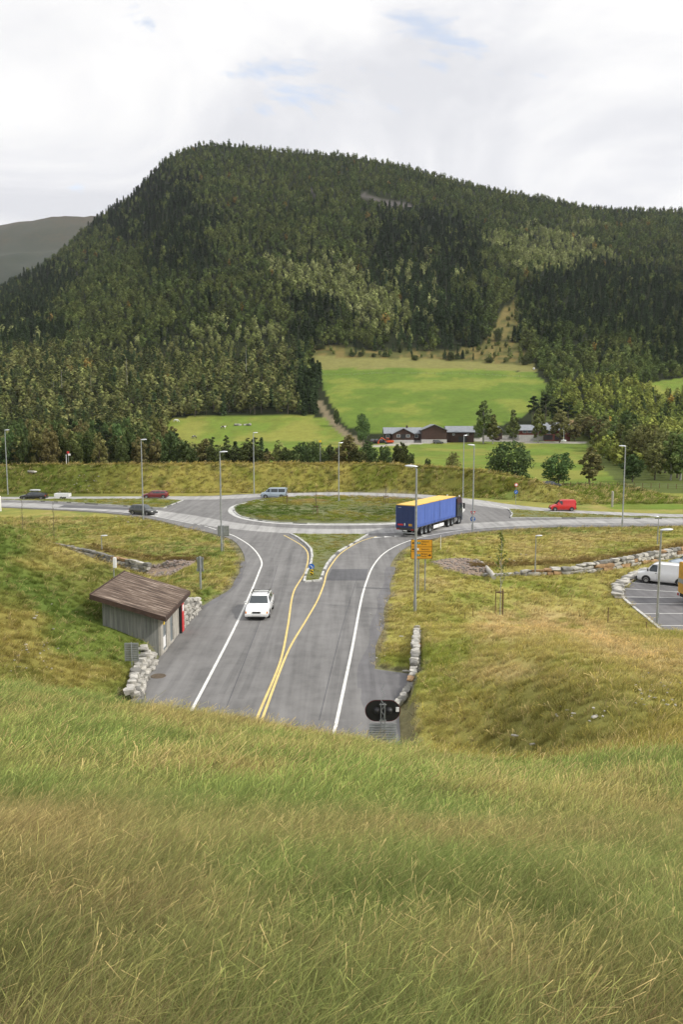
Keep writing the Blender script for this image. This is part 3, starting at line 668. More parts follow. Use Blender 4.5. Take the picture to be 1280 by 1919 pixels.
# ---------------------------------------------------------------- vegetation prototypes (collections outside the scene) and scatter
def proto_coll(name, meshes):
    c = bpy.data.collections.new(name)
    for i, me in enumerate(meshes):
        o = bpy.data.objects.new(f'{name}_{i:02d}', me); c.objects.link(o)
    return c
def scatter(name, pts, rot, scl, idx, tint, coll, kind='stuff'):
    n = len(pts); me = bpy.data.meshes.new(name); me.vertices.add(n); me.vertices.foreach_set('co', np.asarray(pts, np.float32).ravel())
    for nm, ty, key, data in (('rot', 'FLOAT_VECTOR', 'vector', rot), ('scl', 'FLOAT_VECTOR', 'vector', scl), ('pick', 'INT', 'value', idx), ('tint', 'FLOAT_COLOR', 'color', np.concatenate([tint, np.ones((n, 1))], 1))):
        a = me.attributes.new(nm, ty, 'POINT'); a.data.foreach_set(key, np.asarray(data, np.int32 if ty == 'INT' else np.float32).ravel())
    o = link(name, me)
    ng = bpy.data.node_groups.new(name, 'GeometryNodeTree'); ng.interface.new_socket('Geometry', in_out='INPUT', socket_type='NodeSocketGeometry'); ng.interface.new_socket('Geometry', in_out='OUTPUT', socket_type='NodeSocketGeometry')
    gi = ng.nodes.new('NodeGroupInput'); go = ng.nodes.new('NodeGroupOutput'); iop = ng.nodes.new('GeometryNodeInstanceOnPoints'); ci = ng.nodes.new('GeometryNodeCollectionInfo')
    ci.inputs['Collection'].default_value = coll; ci.inputs['Separate Children'].default_value = True; ci.inputs['Reset Children'].default_value = True
    iop.inputs['Pick Instance'].default_value = True
    def na(nm, ty):
        k = ng.nodes.new('GeometryNodeInputNamedAttribute'); k.data_type = ty; k.inputs['Name'].default_value = nm; return k.outputs['Attribute']
    e2r = ng.nodes.new('FunctionNodeEulerToRotation')
    L = ng.links; L.new(gi.outputs[0], iop.inputs['Points']); L.new(ci.outputs[0], iop.inputs['Instance']); L.new(na('pick', 'INT'), iop.inputs['Instance Index'])
    L.new(na('rot', 'FLOAT_VECTOR'), e2r.inputs[0]); L.new(e2r.outputs[0], iop.inputs['Rotation']); L.new(na('scl', 'FLOAT_VECTOR'), iop.inputs['Scale']); L.new(iop.outputs[0], go.inputs[0])
    mod = o.modifiers.new('scatter', 'NODES'); mod.node_group = ng
    if kind: o['kind'] = kind
    return o

# ---- grass tufts
def tuft(seed, nb, hgt, wid, spread, lean, stalks=0, seg=3, bend=.7, brown=.0):
    r = np.random.default_rng(seed); V = []; F = []; lv = []
    for b in range(nb+stalks):
        st = b >= nb
        h = hgt*(r.uniform(.45, 1.1) if not st else r.uniform(.9, 1.45)); w = wid*(r.uniform(.6, 1.2) if not st else .55)
        a = r.uniform(0, 2*np.pi); rad = spread*np.sqrt(r.uniform()); bx, by = rad*np.cos(a), rad*np.sin(a)
        fa = r.uniform(0, 2*np.pi); side = np.array([np.cos(fa), np.sin(fa), 0])
        la = r.normal(.2, 1.1); ln = lean*r.uniform(.2, 1.3)+.05; dirn = np.array([np.cos(la), np.sin(la)*.7, 0])
        br = r.uniform(.45, 1.5) if not st else r.uniform(1.0, 1.35)
        tone = np.array([1, 1, 1.]) if not st else np.array([1.15, 1.03, .95])
        if not st and r.random() < .2: tone = np.array([1.3, 1.12, 1.15])
        if not st and r.random() < brown: tone = np.array([1.15, .82, 1.1])
        base = len(V)
        for k in range(seg+1):
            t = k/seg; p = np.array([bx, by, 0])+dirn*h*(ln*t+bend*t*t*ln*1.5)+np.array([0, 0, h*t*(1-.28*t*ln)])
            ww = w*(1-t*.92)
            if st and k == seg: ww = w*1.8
            c = br*(.45+.70*t)*tone  # colour darkens towards the root: shade between blades painted in
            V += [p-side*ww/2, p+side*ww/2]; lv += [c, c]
        for k in range(seg): F.append((base+2*k, base+2*k+1, base+2*k+3, base+2*k+2))
    lv = np.array(lv)
    return mesh_np('tuft', np.array(V), np.array(F), [M['blade']], attrs={'lv': ('FLOAT_COLOR', np.concatenate([lv, np.ones((len(lv), 1))], 1))})
RG = np.random.default_rng(5)
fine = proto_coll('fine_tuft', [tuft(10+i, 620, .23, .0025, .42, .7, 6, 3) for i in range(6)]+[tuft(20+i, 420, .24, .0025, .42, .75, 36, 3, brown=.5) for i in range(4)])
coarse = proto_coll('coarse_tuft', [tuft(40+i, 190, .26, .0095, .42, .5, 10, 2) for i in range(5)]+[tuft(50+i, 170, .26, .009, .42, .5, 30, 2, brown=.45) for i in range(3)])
mid = proto_coll('meadow_tuft', [tuft(60+i, 110, .28, .022, .60, .45, 6, 2) for i in range(5)])
def place(name, N, sampler, coll, npro, smin, smax, keep=None, mul=1.0, ztop=0.0, clump=None, tvar=.18, lab=None, nbr=0, accent=False):
    x, y = sampler(N); 
    if clump: 
        k = fbm(x, y, clump[0], 91)+RG.uniform(-.25, .25, len(x)) > clump[1]; x, y = x[k], y[k]
    if keep is not None: k = keep(x, y); x, y = x[k], y[k]
    z = H(x, y); gx = (H(x+.25, y)-H(x-.25, y))/.5; gy = (H(x, y+.25)-H(x, y-.25))/.5; ok = np.hypot(gx, gy) < 1.1; x, y, z, gx, gy = x[ok], y[ok], z[ok], gx[ok], gy[ok]
    n = len(x); col = groundcol(x, y, z); col = col*RG.uniform(1-tvar, 1+tvar, (n, 1))*mul; px, py = proj(x, y, z)
    if accent: u = RG.uniform(0, 1, n); col = np.where((u < .38)[:, None], np.array(sr(180,168,120))*RG.uniform(.7, 1.3, (n, 1)), np.where((u > .8)[:, None], col*.6, col*1.15))
    s = RG.uniform(smin, smax, n)*(.75+.5*fbm(x, y, 2.5, 95)); scl = np.stack([s*RG.uniform(.8, 1.2, n), s*RG.uniform(.8, 1.2, n), s*RG.uniform(.75, 1.25, n)], 1)
    # the wind leans the grass to the right: only small turns about the vertical
    rz = RG.normal(0, .7, n); tx = np.arctan(gy)*.55; ty = -np.arctan(gx)*.55; rot = np.stack([np.cos(rz)*tx+np.sin(rz)*ty, -np.sin(rz)*tx+np.cos(rz)*ty, rz], 1)
    pick = RG.integers(0, npro, n)
    if nbr: isb = RG.uniform(0, 1, n) < np.clip(brown(x, y, px, py)*1.0+.12, 0, 1); pick = np.where(isb, npro+RG.integers(0, nbr, n), pick)
    o = scatter(name, np.stack([x, y, z-.03], 1), rot, scl, pick, col, coll)
    tag(o, lab, 'grass', kind='stuff'); return o
def fan(y0, y1, u0, u1, pw=1.0, pad=3.0):
    def s(N):
        y = y0+(y1-y0)*RG.uniform(0, 1, N)**pw; u = RG.uniform(u0, u1, N); return u*(y+pad)*1.0, y
    return s
def rect(x0, x1, y0, y1):
    return lambda N: (RG.uniform(x0, x1, N), RG.uniform(y0, y1, N))
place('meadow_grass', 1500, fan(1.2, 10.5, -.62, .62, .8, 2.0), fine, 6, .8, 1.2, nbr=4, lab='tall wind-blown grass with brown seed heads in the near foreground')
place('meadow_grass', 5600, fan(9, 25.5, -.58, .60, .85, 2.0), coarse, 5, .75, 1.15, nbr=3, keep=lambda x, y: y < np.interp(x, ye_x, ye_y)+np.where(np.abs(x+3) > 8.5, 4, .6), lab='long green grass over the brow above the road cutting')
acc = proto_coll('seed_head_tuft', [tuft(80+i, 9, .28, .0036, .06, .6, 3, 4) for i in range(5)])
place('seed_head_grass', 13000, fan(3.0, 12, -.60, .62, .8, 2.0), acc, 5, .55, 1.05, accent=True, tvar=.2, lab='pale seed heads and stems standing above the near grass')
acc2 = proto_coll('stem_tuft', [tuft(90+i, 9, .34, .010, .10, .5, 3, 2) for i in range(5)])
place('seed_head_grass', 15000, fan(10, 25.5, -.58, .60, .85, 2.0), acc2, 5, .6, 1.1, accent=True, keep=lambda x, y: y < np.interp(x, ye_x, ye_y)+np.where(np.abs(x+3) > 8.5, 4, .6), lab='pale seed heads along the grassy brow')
def off_road(x, y, d=.15):
    ins = pip(x, y, road_poly) | pip(x, y, parking); dd = polydist(x, y, road_poly+road_poly[:1])
    bld = (x > -15.2) & (x < -10.9) & (y > 47.6) & (y < 55)
    z = H(x, y); px, py = proj(x, y, z)
    grav = pip(px, py, [(805,1053),(835,1047),(880,1046),(905,1054),(925,1080),(880,1078),(840,1070)]) | pip(px, py, [(268,1074),(285,1060),(315,1050),(352,1045),(372,1050),(345,1065),(320,1078),(292,1082)])
    return ~ins & (dd > d+.5*RG.uniform(0, 1, len(x))) & ~bld & ~(grav & (RG.uniform(0, 1, len(x)) > .06))
place('bank_grass', 11000, fan(22, 60, -.56, .60, .9, 3), coarse, 5, .5, .9, nbr=1, mul=np.array([1.22, 1.25, 1.42]), keep=lambda x, y: off_road(x, y) & (y > np.interp(x, ye_x, ye_y)+1.5), lab='rough grass on the banks either side of the road cutting')
acc3 = proto_coll('rough_tuft', [tuft(100+i, 10, .34, .022, .14, .5, 3, 2) for i in range(5)])
place('bank_tufts', 13000, fan(24, 62, -.56, .60, .95, 3), acc3, 5, .5, 1.1, accent=True, keep=lambda x, y: off_road(x, y) & (y > np.interp(x, ye_x, ye_y)+1.5), lab='straw-coloured tufts standing out of the bank grass')
acc4 = proto_coll('verge_tuft', [tuft(110+i, 12, .40, .045, .22, .5, 3, 2) for i in range(5)])
place('verge_tufts', 13000, fan(58, 118, -.55, .58, .8, 3), acc4, 5, .5, 1.15, accent=True, keep=off_road, lab='straw-coloured tufts standing out of the verge grass')
place('embankment_tufts', 14000, rect(-95, 62, 135, 178), acc4, 5, .8, 1.7, accent=True, keep=lambda x, y: off_road(x, y) & (y > np.interp(x, [-140, -40, 0, 20, 40, 60], [153, 156, 158, 151, 135, 137])), lab='straw-coloured tufts standing out of the embankment grass')
place('verge_grass', 12000, fan(56, 118, -.55, .58, .8, 3), mid, 5, .5, .95, keep=off_road, tvar=.2, mul=np.array([1.2, 1.22, 1.42]), lab='rough yellowing grass between the road and the low ground')
place('embankment_grass', 11000, rect(-95, 62, 135, 178), mid, 5, .6, 1.25, keep=lambda x, y: off_road(x, y) & (y > np.interp(x, [-140, -40, 0, 20, 40, 60], [153, 156, 158, 151, 135, 137])), tvar=.22, mul=np.array([1.14, 1.14, 1.3]), lab='tawny grass covering the long embankment')
def isl_grass(name, poly, N, z0, mul, smin, smax, lab, dome_=0):
    p = np.array([q[:2] for q in poly]); x = RG.uniform(p[:, 0].min(), p[:, 0].max(), N); y = RG.uniform(p[:, 1].min(), p[:, 1].max(), N)
    k = pip(x, y, poly) & (polydist(x, y, list(poly)+[poly[0]]) > .3); x, y = x[k], y[k]; n = len(x)
    n1 = fbm(x, y, 5, 61); n2 = fbm(x, y, 1.6, 62)
    col = lerp(np.broadcast_to(np.array(sr(118,132,52)), (n, 3)), np.array(sr(150,140,74)), sst(.35, .65, n2*.5+n1*.5))
    if dome_: 
        d = np.abs(y-(p[:, 1].mean()-5)); col = lerp(col, np.array(sr(70,100,40)), .8*sst(.42, .55, fbm(x, y, 7, 64))*(1-sst(5, 10, d))); col = lerp(col, np.array(sr(172,150,100)), .8*sst(.4, .6, fbm(x, y, 6, 65))*sst(4, 9, y-p[:, 1].mean()))
    col = col*1.2; z = np.full(n, z0)+dome_*.2
    rot = np.stack([RG.normal(0, .12, n), RG.normal(0, .12, n), RG.uniform(0, 6.28, n)], 1); s = RG.uniform(smin, smax, n)
    tag(scatter(name, np.stack([x, y, z], 1), rot, np.stack([s, s, s], 1), RG.integers(0, 5, n), col*mul*RG.uniform(.8, 1.2, (n, 1)), mid), lab, 'grass', kind='stuff')
isl_grass('island_grass', island, 3000, .12, 1, .5, 1.0, 'tufted grass and weeds covering the roundabout island', 1)
isl_grass('island_grass', splitter, 900, .08, 1, .35, .7, 'short grass on the pointed traffic island between the two carriageways')
isl_grass('island_grass', splitL, 2200, .08, 1.05, .4, .9, 'grass strip dividing the road on the left of the roundabout')
isl_grass('island_grass', splitR, 2200, .08, 1.05, .3, .7, 'grass strip dividing the road on the right of the roundabout')

# ---- trees
def leaves(cent, size, r, droop=0.0, stretch=1.0, out_from=None, rnd=.8):
    n = len(cent); a = r.normal(size=(n, 3)); a /= np.linalg.norm(a, axis=1)[:, None]
    if out_from is not None:
        o = cent-out_from; o /= np.linalg.norm(o, axis=1)[:, None]+1e-6; a = a*rnd+o; a /= np.linalg.norm(a, axis=1)[:, None]
    t = np.cross(a, r.normal(size=(n, 3))); t /= np.linalg.norm(t, axis=1)[:, None]+1e-9; b = np.cross(a, t)
    s = (size*r.uniform(.6, 1.3, n))[:, None]*.5
    V = np.stack([cent-t*s-b*s*stretch, cent+t*s-b*s*stretch*.6, cent+t*s*.8+b*s*stretch, cent-t*s*.7+b*s*stretch*.8], 1).reshape(-1, 3)
    F = np.arange(4*n).reshape(n, 4); return V, F
def limb(mb, a, b, r0, r1, n=6): mb.cyl(a, b, r0, r1, n)
def crown_decid(seed, h, rad, base, nclump, nleaf, lsize, shape='oval', r=None):
    r = np.random.default_rng(seed); cs = []
    for i in range(nclump):
        t = (i+.5)/nclump; z = base+(h-base)*(t**.9)
        if shape == 'oval': prof = np.sin(np.pi*min(.97, .12+.86*t))**.7
        elif shape == 'birch': prof = (1-t)**.55*min(1, .45+t*3)
        elif shape == 'round': prof = np.sin(np.pi*min(.95, .2+.72*t))**.5
        else: prof = 1
        a = i*2.4+r.uniform(-.5, .5); d = rad*prof*r.uniform(.35, .85)
        cs.append(((d*np.cos(a), d*np.sin(a), z), rad*(.30+.22*r.random())*max(.45, prof), r.uniform(.62, 1.32)))
    cent = []; lv = []; w = np.array([c[1]**2 for c in cs]); w /= w.sum(); wh = []
    for (c, rr, br), k in zip(cs, r.multinomial(nleaf, w)):
        d = r.normal(size=(k, 3)); d /= np.linalg.norm(d, axis=1)[:, None]; q = rr*(r.uniform(.35, 1.05, k)**.6)[:, None]
        cent.append(np.array(c)+d*q*np.array([1, 1, .85])); lv.append(np.full(k, br)*r.uniform(.75, 1.25, k)); wh.append(np.repeat([c], k, 0))
    cent = np.concatenate(cent); lv = np.concatenate(lv)
    return cent, lv, cs, np.concatenate(wh)
def crown_mesh(name, cent, lv, size, m, r, of=None, stretch=1.0, rnd=.8):
    V, F = leaves(cent, size, r, out_from=of, stretch=stretch, rnd=rnd); l = np.repeat(lv, 4)
    return mesh_np(name, V, F, [m], attrs={'lv': ('FLOAT_COLOR', np.stack([l, l, l, np.ones_like(l)], 1))})
def trunk_mesh(h, base, cs, r0, m, seed, nl=8):
    rr = random.Random(seed); mb = MB(); p = [Vector((0, 0, -.4))]; n = 5
    for k in range(1, n+1): p.append(Vector((rr.uniform(-.02, .02)*h, rr.uniform(-.02, .02)*h, h*.92*k/n)))
    for k in range(n): limb(mb, p[k], p[k+1], r0*(1-k/n*.85)+.01, r0*(1-(k+1)/n*.85)+.01, 8)
    for c, q, b in cs[:nl*3:max(1, len(cs)//nl)]:
        z = max(base*.7, c[2]-abs(c[0])-abs(c[1])); k = min(n-1, int(z/(h*.92)*n)); a = p[k].lerp(p[k+1], (z/(h*.92)*n)-k if z < h*.9 else .5); limb(mb, a, c, r0*.35, r0*.08, 5)
    return mb.mesh('trunk', m, 60)
def spruce(seed, h, rad, base, nleaf, size):
    r = np.random.default_rng(seed); lay = int(9+h*1.1); z = []; cent = []; lv = []; aa = []
    for k in range(nleaf):
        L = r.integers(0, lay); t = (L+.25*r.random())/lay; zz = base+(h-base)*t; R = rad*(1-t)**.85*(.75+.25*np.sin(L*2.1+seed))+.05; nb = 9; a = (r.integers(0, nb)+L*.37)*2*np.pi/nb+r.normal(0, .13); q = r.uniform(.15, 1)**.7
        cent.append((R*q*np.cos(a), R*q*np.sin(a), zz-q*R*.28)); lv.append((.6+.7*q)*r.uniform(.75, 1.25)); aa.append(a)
    return np.array(cent), np.array(lv)
def spruce_mesh(name, cent, lv, size, m, seed):
    r = np.random.default_rng(seed); n = len(cent); rad = cent.copy(); rad[:, 2] = 0; rad /= np.linalg.norm(rad, axis=1)[:, None]+1e-6
    d = rad+np.array([0, 0, -.38]); d /= np.linalg.norm(d, axis=1)[:, None]; t = np.cross(d, [0, 0, 1.0]); t /= np.linalg.norm(t, axis=1)[:, None]+1e-9; t = t+r.normal(0, .35, (n, 3))
    s = (size*r.uniform(.7, 1.3, n))[:, None]
    V = np.stack([cent-t*s*.38-d*s*.5, cent+t*s*.38-d*s*.5, cent+t*s*.2+d*s*.8, cent-t*s*.2+d*s*.8], 1).reshape(-1, 3); l = np.repeat(lv, 4)
    return mesh_np(name, V, np.arange(4*n).reshape(n, 4), [m], attrs={'lv': ('FLOAT_COLOR', np.stack([l, l, l, np.ones_like(l)], 1))})
def pine_cloud(seed, h, rad, nleaf):
    r = np.random.default_rng(seed); cs = []
    for i in range(11):
        t = i/10; a = i*2.4+r.uniform(-.4, .4); d = rad*(1-.75*t)*r.uniform(.45, 1); cs.append(((d*np.cos(a), d*np.sin(a), h*(.42+.54*t)), rad*.36*(1.1-.4*t), r.uniform(.6, 1.3)))
    cent = []; lv = []
    for c, rr, b in cs:
        k = nleaf//11; d = r.normal(size=(k, 3)); d /= np.linalg.norm(d, axis=1)[:, None]; cent.append(np.array(c)+d*rr*(r.uniform(.2, 1, k)**.5)[:, None]*np.array([1, 1, .55])); lv.append(b*r.uniform(.7, 1.3, k))
    return np.concatenate(cent), np.concatenate(lv), cs
# joined single-mesh prototypes for the far wood
def joined(cm, tm, name):
    bm = bmesh.new(); bm.from_mesh(cm); lay = bm.verts.layers.float_color.get('lv'); n0 = len(bm.faces); bm.from_mesh(tm)
    bm.verts.ensure_lookup_table(); bm.faces.ensure_lookup_table()
    for f in bm.faces[n0:]: f.material_index = 1
    me = bpy.data.meshes.new(name); bm.to_mesh(me); bm.free(); me.materials.append(cm.materials[0]); me.materials.append(tm.materials[0]); return me
FP = []
for i in range(5):   # 0-4 broadleaf, 10 m
    r = np.random.default_rng(100+i); ce, lv, cs, of = crown_decid(100+i, 9, 3.1, 1.0, 13, 430, .6, ['oval', 'round', 'round', 'oval', 'birch'][i])
    FP.append(joined(crown_mesh('c', ce, lv, .75, M['leaf_inst'], r, of*.3+np.array([0, 0, 4.2])*.7, rnd=.5), trunk_mesh(10, 2, cs, .13, M['bark'], i, 4), 'broadleaf'))
for i in range(3):   # 5-7 spruce, 12 m
    ce, lv = spruce(200+i, 10, 1.9, .3, 420, .9); mb = MB(); mb.cyl((0, 0, -.5), (0, 0, 9.5), .16, .03, 6)
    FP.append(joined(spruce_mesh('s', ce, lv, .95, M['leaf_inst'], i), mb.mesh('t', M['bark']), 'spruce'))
for i in range(2):   # 8-9 pine, 11 m
    ce, lv, cs = pine_cloud(300+i, 11, 2.6, 380); FP.append(joined(crown_mesh('c', ce, lv, .6, M['leaf_inst'], np.random.default_rng(i), stretch=.7), trunk_mesh(11, 4, cs, .16, M['bark'], i, 5), 'pine'))
forest_protos = proto_coll('wood_tree', FP)

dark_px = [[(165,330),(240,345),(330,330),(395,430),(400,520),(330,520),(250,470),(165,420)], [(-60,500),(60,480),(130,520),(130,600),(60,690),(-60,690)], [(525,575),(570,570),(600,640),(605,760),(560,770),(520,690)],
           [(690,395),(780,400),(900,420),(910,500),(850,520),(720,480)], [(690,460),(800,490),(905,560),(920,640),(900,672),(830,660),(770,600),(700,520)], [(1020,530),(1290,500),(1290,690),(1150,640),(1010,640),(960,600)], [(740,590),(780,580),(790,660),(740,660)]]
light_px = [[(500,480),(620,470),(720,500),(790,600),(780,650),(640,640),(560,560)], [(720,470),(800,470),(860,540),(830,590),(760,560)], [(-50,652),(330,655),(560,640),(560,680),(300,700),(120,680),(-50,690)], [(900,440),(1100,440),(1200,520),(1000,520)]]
def forest():
    r = np.random.default_rng(77)
    P0 = []
    for (y0, y1, sp, uu) in ((205, 400, 4.0, .50), (400, 560, 5.0, .50), (560, 900, 6.3, .50), (900, 1222, 6.9, .47)):
        y = y0
        while y < y1:
            n = int(2*uu*y/sp); x = (np.arange(n)-n/2)*sp+r.uniform(-.45, .45, n)*sp; yy = np.full(n, y)+r.uniform(-.5, .5, n)*sp; P0.append(np.stack([x, yy], 1)); y += sp*1.0
    p = np.concatenate(P0); x, y = p[:, 0], p[:, 1]; z = H(x, y, False); px, py = proj(x, y, z)
    bare = np.zeros(len(x), bool)
    for poly in (F_field1, F_straw1, F_left, F_mid, F_low, F_right, F_farm, [(1045,788),(1110,783),(1112,806),(1050,802)]): bare |= pip(px, py, poly)
    bare |= (polydist(px, py, [(682,366),(705,376),(735,384),(768,388)]) < 8) | (polydist(px, py, [(600,757),(612,778),(632,800),(655,820),(690,838)]) < 7)
    bare |= pip(px, py, scrub) & (r.uniform(size=len(x)) > .4)
    # open valley floor in front and right: only the traced woods
    wood_r = pip(px, py, [(1006,684),(1033,725),(1012,745),(1004,775),(1062,795),(1105,822),(1118,850),(1165,900),(1300,915),(1700,915),(1700,560),(1006,560)])
    low = (py > 690) & (px > 600); bare |= low & ~wood_r
    bare |= (py > 874) & (px > 310)
    x, y, z, px, py = [a[~bare] for a in (x, y, z, px, py)]; n = len(x)
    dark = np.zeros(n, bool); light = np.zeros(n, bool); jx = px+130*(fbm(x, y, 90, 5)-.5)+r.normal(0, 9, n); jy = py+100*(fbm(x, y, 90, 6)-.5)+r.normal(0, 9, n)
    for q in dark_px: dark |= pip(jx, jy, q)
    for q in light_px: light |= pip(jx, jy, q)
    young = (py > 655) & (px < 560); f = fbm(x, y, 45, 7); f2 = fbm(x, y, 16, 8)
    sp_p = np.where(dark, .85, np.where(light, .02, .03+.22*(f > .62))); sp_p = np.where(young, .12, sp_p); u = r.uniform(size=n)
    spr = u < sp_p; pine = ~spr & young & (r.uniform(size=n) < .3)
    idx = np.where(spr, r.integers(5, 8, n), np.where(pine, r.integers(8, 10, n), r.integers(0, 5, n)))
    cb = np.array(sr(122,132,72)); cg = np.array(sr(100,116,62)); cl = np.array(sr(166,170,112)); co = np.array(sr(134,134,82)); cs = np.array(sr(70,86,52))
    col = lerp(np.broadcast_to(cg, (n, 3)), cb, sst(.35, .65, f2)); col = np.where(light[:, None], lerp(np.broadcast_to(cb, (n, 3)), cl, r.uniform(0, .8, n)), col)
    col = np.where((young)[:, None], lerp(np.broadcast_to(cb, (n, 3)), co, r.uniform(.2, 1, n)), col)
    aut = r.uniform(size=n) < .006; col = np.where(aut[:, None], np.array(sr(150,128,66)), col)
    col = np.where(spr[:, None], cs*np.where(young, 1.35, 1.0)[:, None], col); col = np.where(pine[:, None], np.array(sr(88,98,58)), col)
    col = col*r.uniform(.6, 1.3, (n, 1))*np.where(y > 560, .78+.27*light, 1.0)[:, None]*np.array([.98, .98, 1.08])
    s = r.uniform(.7, 1.15, n)*np.interp(y, [250, 560, 1200], [.92, .95, .92])*np.where(dark, 1.12, 1)*np.where(y > 1000, .95, 1.0)*np.where(young & (y < 400), .9, 1)
    s = np.where(pip(px, py, scrub), s*.5, s); s = np.where(light & (py > 640), s*.7, s); s = np.where((y > 1150), s*r.uniform(.55, 1.1, n), s)
    # smaller young trees near the edges of the fields on the right
    s = np.where((py > 690) & (px > 1000), s*.72, s); col = np.where(((py > 720) & (px > 1040))[:, None], col*np.array([1.75, 1.6, 1.3]), col)
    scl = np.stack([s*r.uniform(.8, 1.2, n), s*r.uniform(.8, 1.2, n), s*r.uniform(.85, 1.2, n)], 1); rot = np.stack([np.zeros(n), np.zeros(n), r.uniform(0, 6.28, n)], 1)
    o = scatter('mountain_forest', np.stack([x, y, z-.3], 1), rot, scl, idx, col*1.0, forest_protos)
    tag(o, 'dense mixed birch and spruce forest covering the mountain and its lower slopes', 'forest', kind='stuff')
    print('forest trees', n)
forest()

# individual trees: meshes by kind, shared between copies
TK = {}
def kind_meshes(kind):
    if kind in TK: return TK[kind]
    res = []
    for i in range(3):
        s = 500+len(TK)*10+i; r = np.random.default_rng(s)
        if kind in ('birch', 'olive', 'green', 'dark', 'bush', 'olivebush'):
            spec = {'birch': ('birch', 2.6, 1.6, 26, 2600, .34, 'leaf_birch'), 'olive': ('oval', 2.4, 1.3, 24, 2400, .34, 'leaf_olive'), 'green': ('round', 3.6, 1.6, 26, 3000, .36, 'leaf_green'), 'dark': ('oval', 3.2, 1.2, 24, 2600, .36, 'leaf_dark'), 'bush': ('round', 5.2, .4, 30, 3400, .42, 'leaf_dark'), 'olivebush': ('round', 4.6, .4, 26, 2800, .4, 'leaf_olive')}[kind]
            sh, rad, base, nc, nl, ls, mt = spec; ce, lv, cs, of = crown_decid(s, 10, rad, base, nc, nl, ls, sh)
            res.append((crown_mesh('crown', ce, lv, ls, M[mt], r, of), trunk_mesh(10, base, cs, .17, M['birch_bark'] if kind == 'birch' else M['bark'], s)))
        elif kind == 'spruce':
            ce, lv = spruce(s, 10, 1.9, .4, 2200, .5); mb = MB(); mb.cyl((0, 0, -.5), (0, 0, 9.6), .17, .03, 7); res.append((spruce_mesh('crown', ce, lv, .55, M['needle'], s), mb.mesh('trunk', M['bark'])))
        elif kind == 'pine':
            ce, lv, cs = pine_cloud(s, 10, 2.7, 2400); res.append((crown_mesh('crown', ce, lv, .3, M['needle'], r, stretch=.6), trunk_mesh(10, 4, cs, .19, M['bark'], s, 9)))
    TK[kind] = res; return res
RT = random.Random(9)
NAMES = {'birch': 'birch_tree', 'olive': 'broadleaf_tree', 'green': 'broadleaf_tree', 'dark': 'broadleaf_tree', 'bush': 'bush', 'olivebush': 'bush', 'spruce': 'spruce_tree', 'pine': 'pine_tree'}
def tree(kind, px, y, top_py, wpx, label, group=None, z=None, base_py=None):
    """tree whose foot stands at image column px, depth y; its tip reaches row top_py, crown wpx wide"""
    x = PD(px, 800, y)[0]; zg = H1(x, y) if z is None else z; xt, _, zt = PD(px, top_py, y); h = max(1.0, zt-zg); w = wpx/FPX*y
    e = empty(NAMES[kind], (x, y, zg), RT.uniform(0, 6.28)); cm, tm = RT.choice(kind_meshes(kind)); nat = {'birch': 5.0, 'olive': 4.8, 'green': 7.2, 'dark': 6.2, 'bush': 10.5, 'olivebush': 9.2, 'spruce': 3.9, 'pine': 5.2}[kind]
    e.scale = (w/nat, w/nat, h/10.2)
    link('trunk', tm, e); link('crown', cm, e); tag(e, label, 'bush' if 'bush' in kind else 'tree', group); return e
# farm and field trees (traced)
tree('birch', 907, 338, 750, 44, 'tall full birch beside the long barn, at its right end', 'trees in the farmyard')
tree('birch', 925, 335, 776, 32, 'narrower birch touching the tall birch on its right side', 'trees in the farmyard')
tree('birch', 962, 345, 767, 30, 'free-standing birch between the garage and the red house', 'trees in the farmyard')
tree('birch', 1010, 342, 764, 34, 'birch in front of the left half of the red house', 'trees in the farmyard')
tree('olive', 1050, 342, 768, 40, 'pale leafy tree in front of the right half of the red house', 'trees in the farmyard')
tree('olive', 1078, 350, 790, 30, 'low leafy tree at the right end of the red house', 'trees in the farmyard')
tree('green', 680, 330, 776, 27, 'small dark round tree left of the farm beside the machinery', 'trees in the farmyard')
tree('dark', 631, 380, 766, 12, 'little dark tree on the edge of the upper field beside the track')
for px, t, w, lab in [(1000, 741, 32, 'leftmost of the dark pines behind the red house'), (1022, 738, 34, 'tallest dark pine behind the red house'), (1046, 745, 30, 'third dark pine from the left behind the red house'), (1065, 752, 30, 'rightmost of the dark pines behind the red house')]:
    tree('pine', px, 385, t, w, lab, 'pines behind the red house')
tree('bush', 955, 170, 829, 98, 'large spreading dark green bush-like tree behind the end of the embankment', z=0)
tree('green', 1050, 176, 850, 60, 'round single tree in the bright field above the parked black car', z=0)
tree('olive', 1110, 176, 838, 44, 'slim olive-green tree right of the round single tree in the field', z=0)
tree('dark', 1190, 184, 850, 46, 'dark dense tree at the roadside of the avenue, beside the tall lamp on the right', z=0)
tree('olivebush', 851, 200, 848, 27, 'small brownish bush standing alone in the field behind the embankment', z=0)
tree('dark', 803, 200, 858, 16, 'tiny dark bush standing alone in the field behind the blue lorry trailer', z=0)
tree('dark', 1008, 168, 896, 14, 'small dark shrub at the foot of the large spreading bush', z=0)
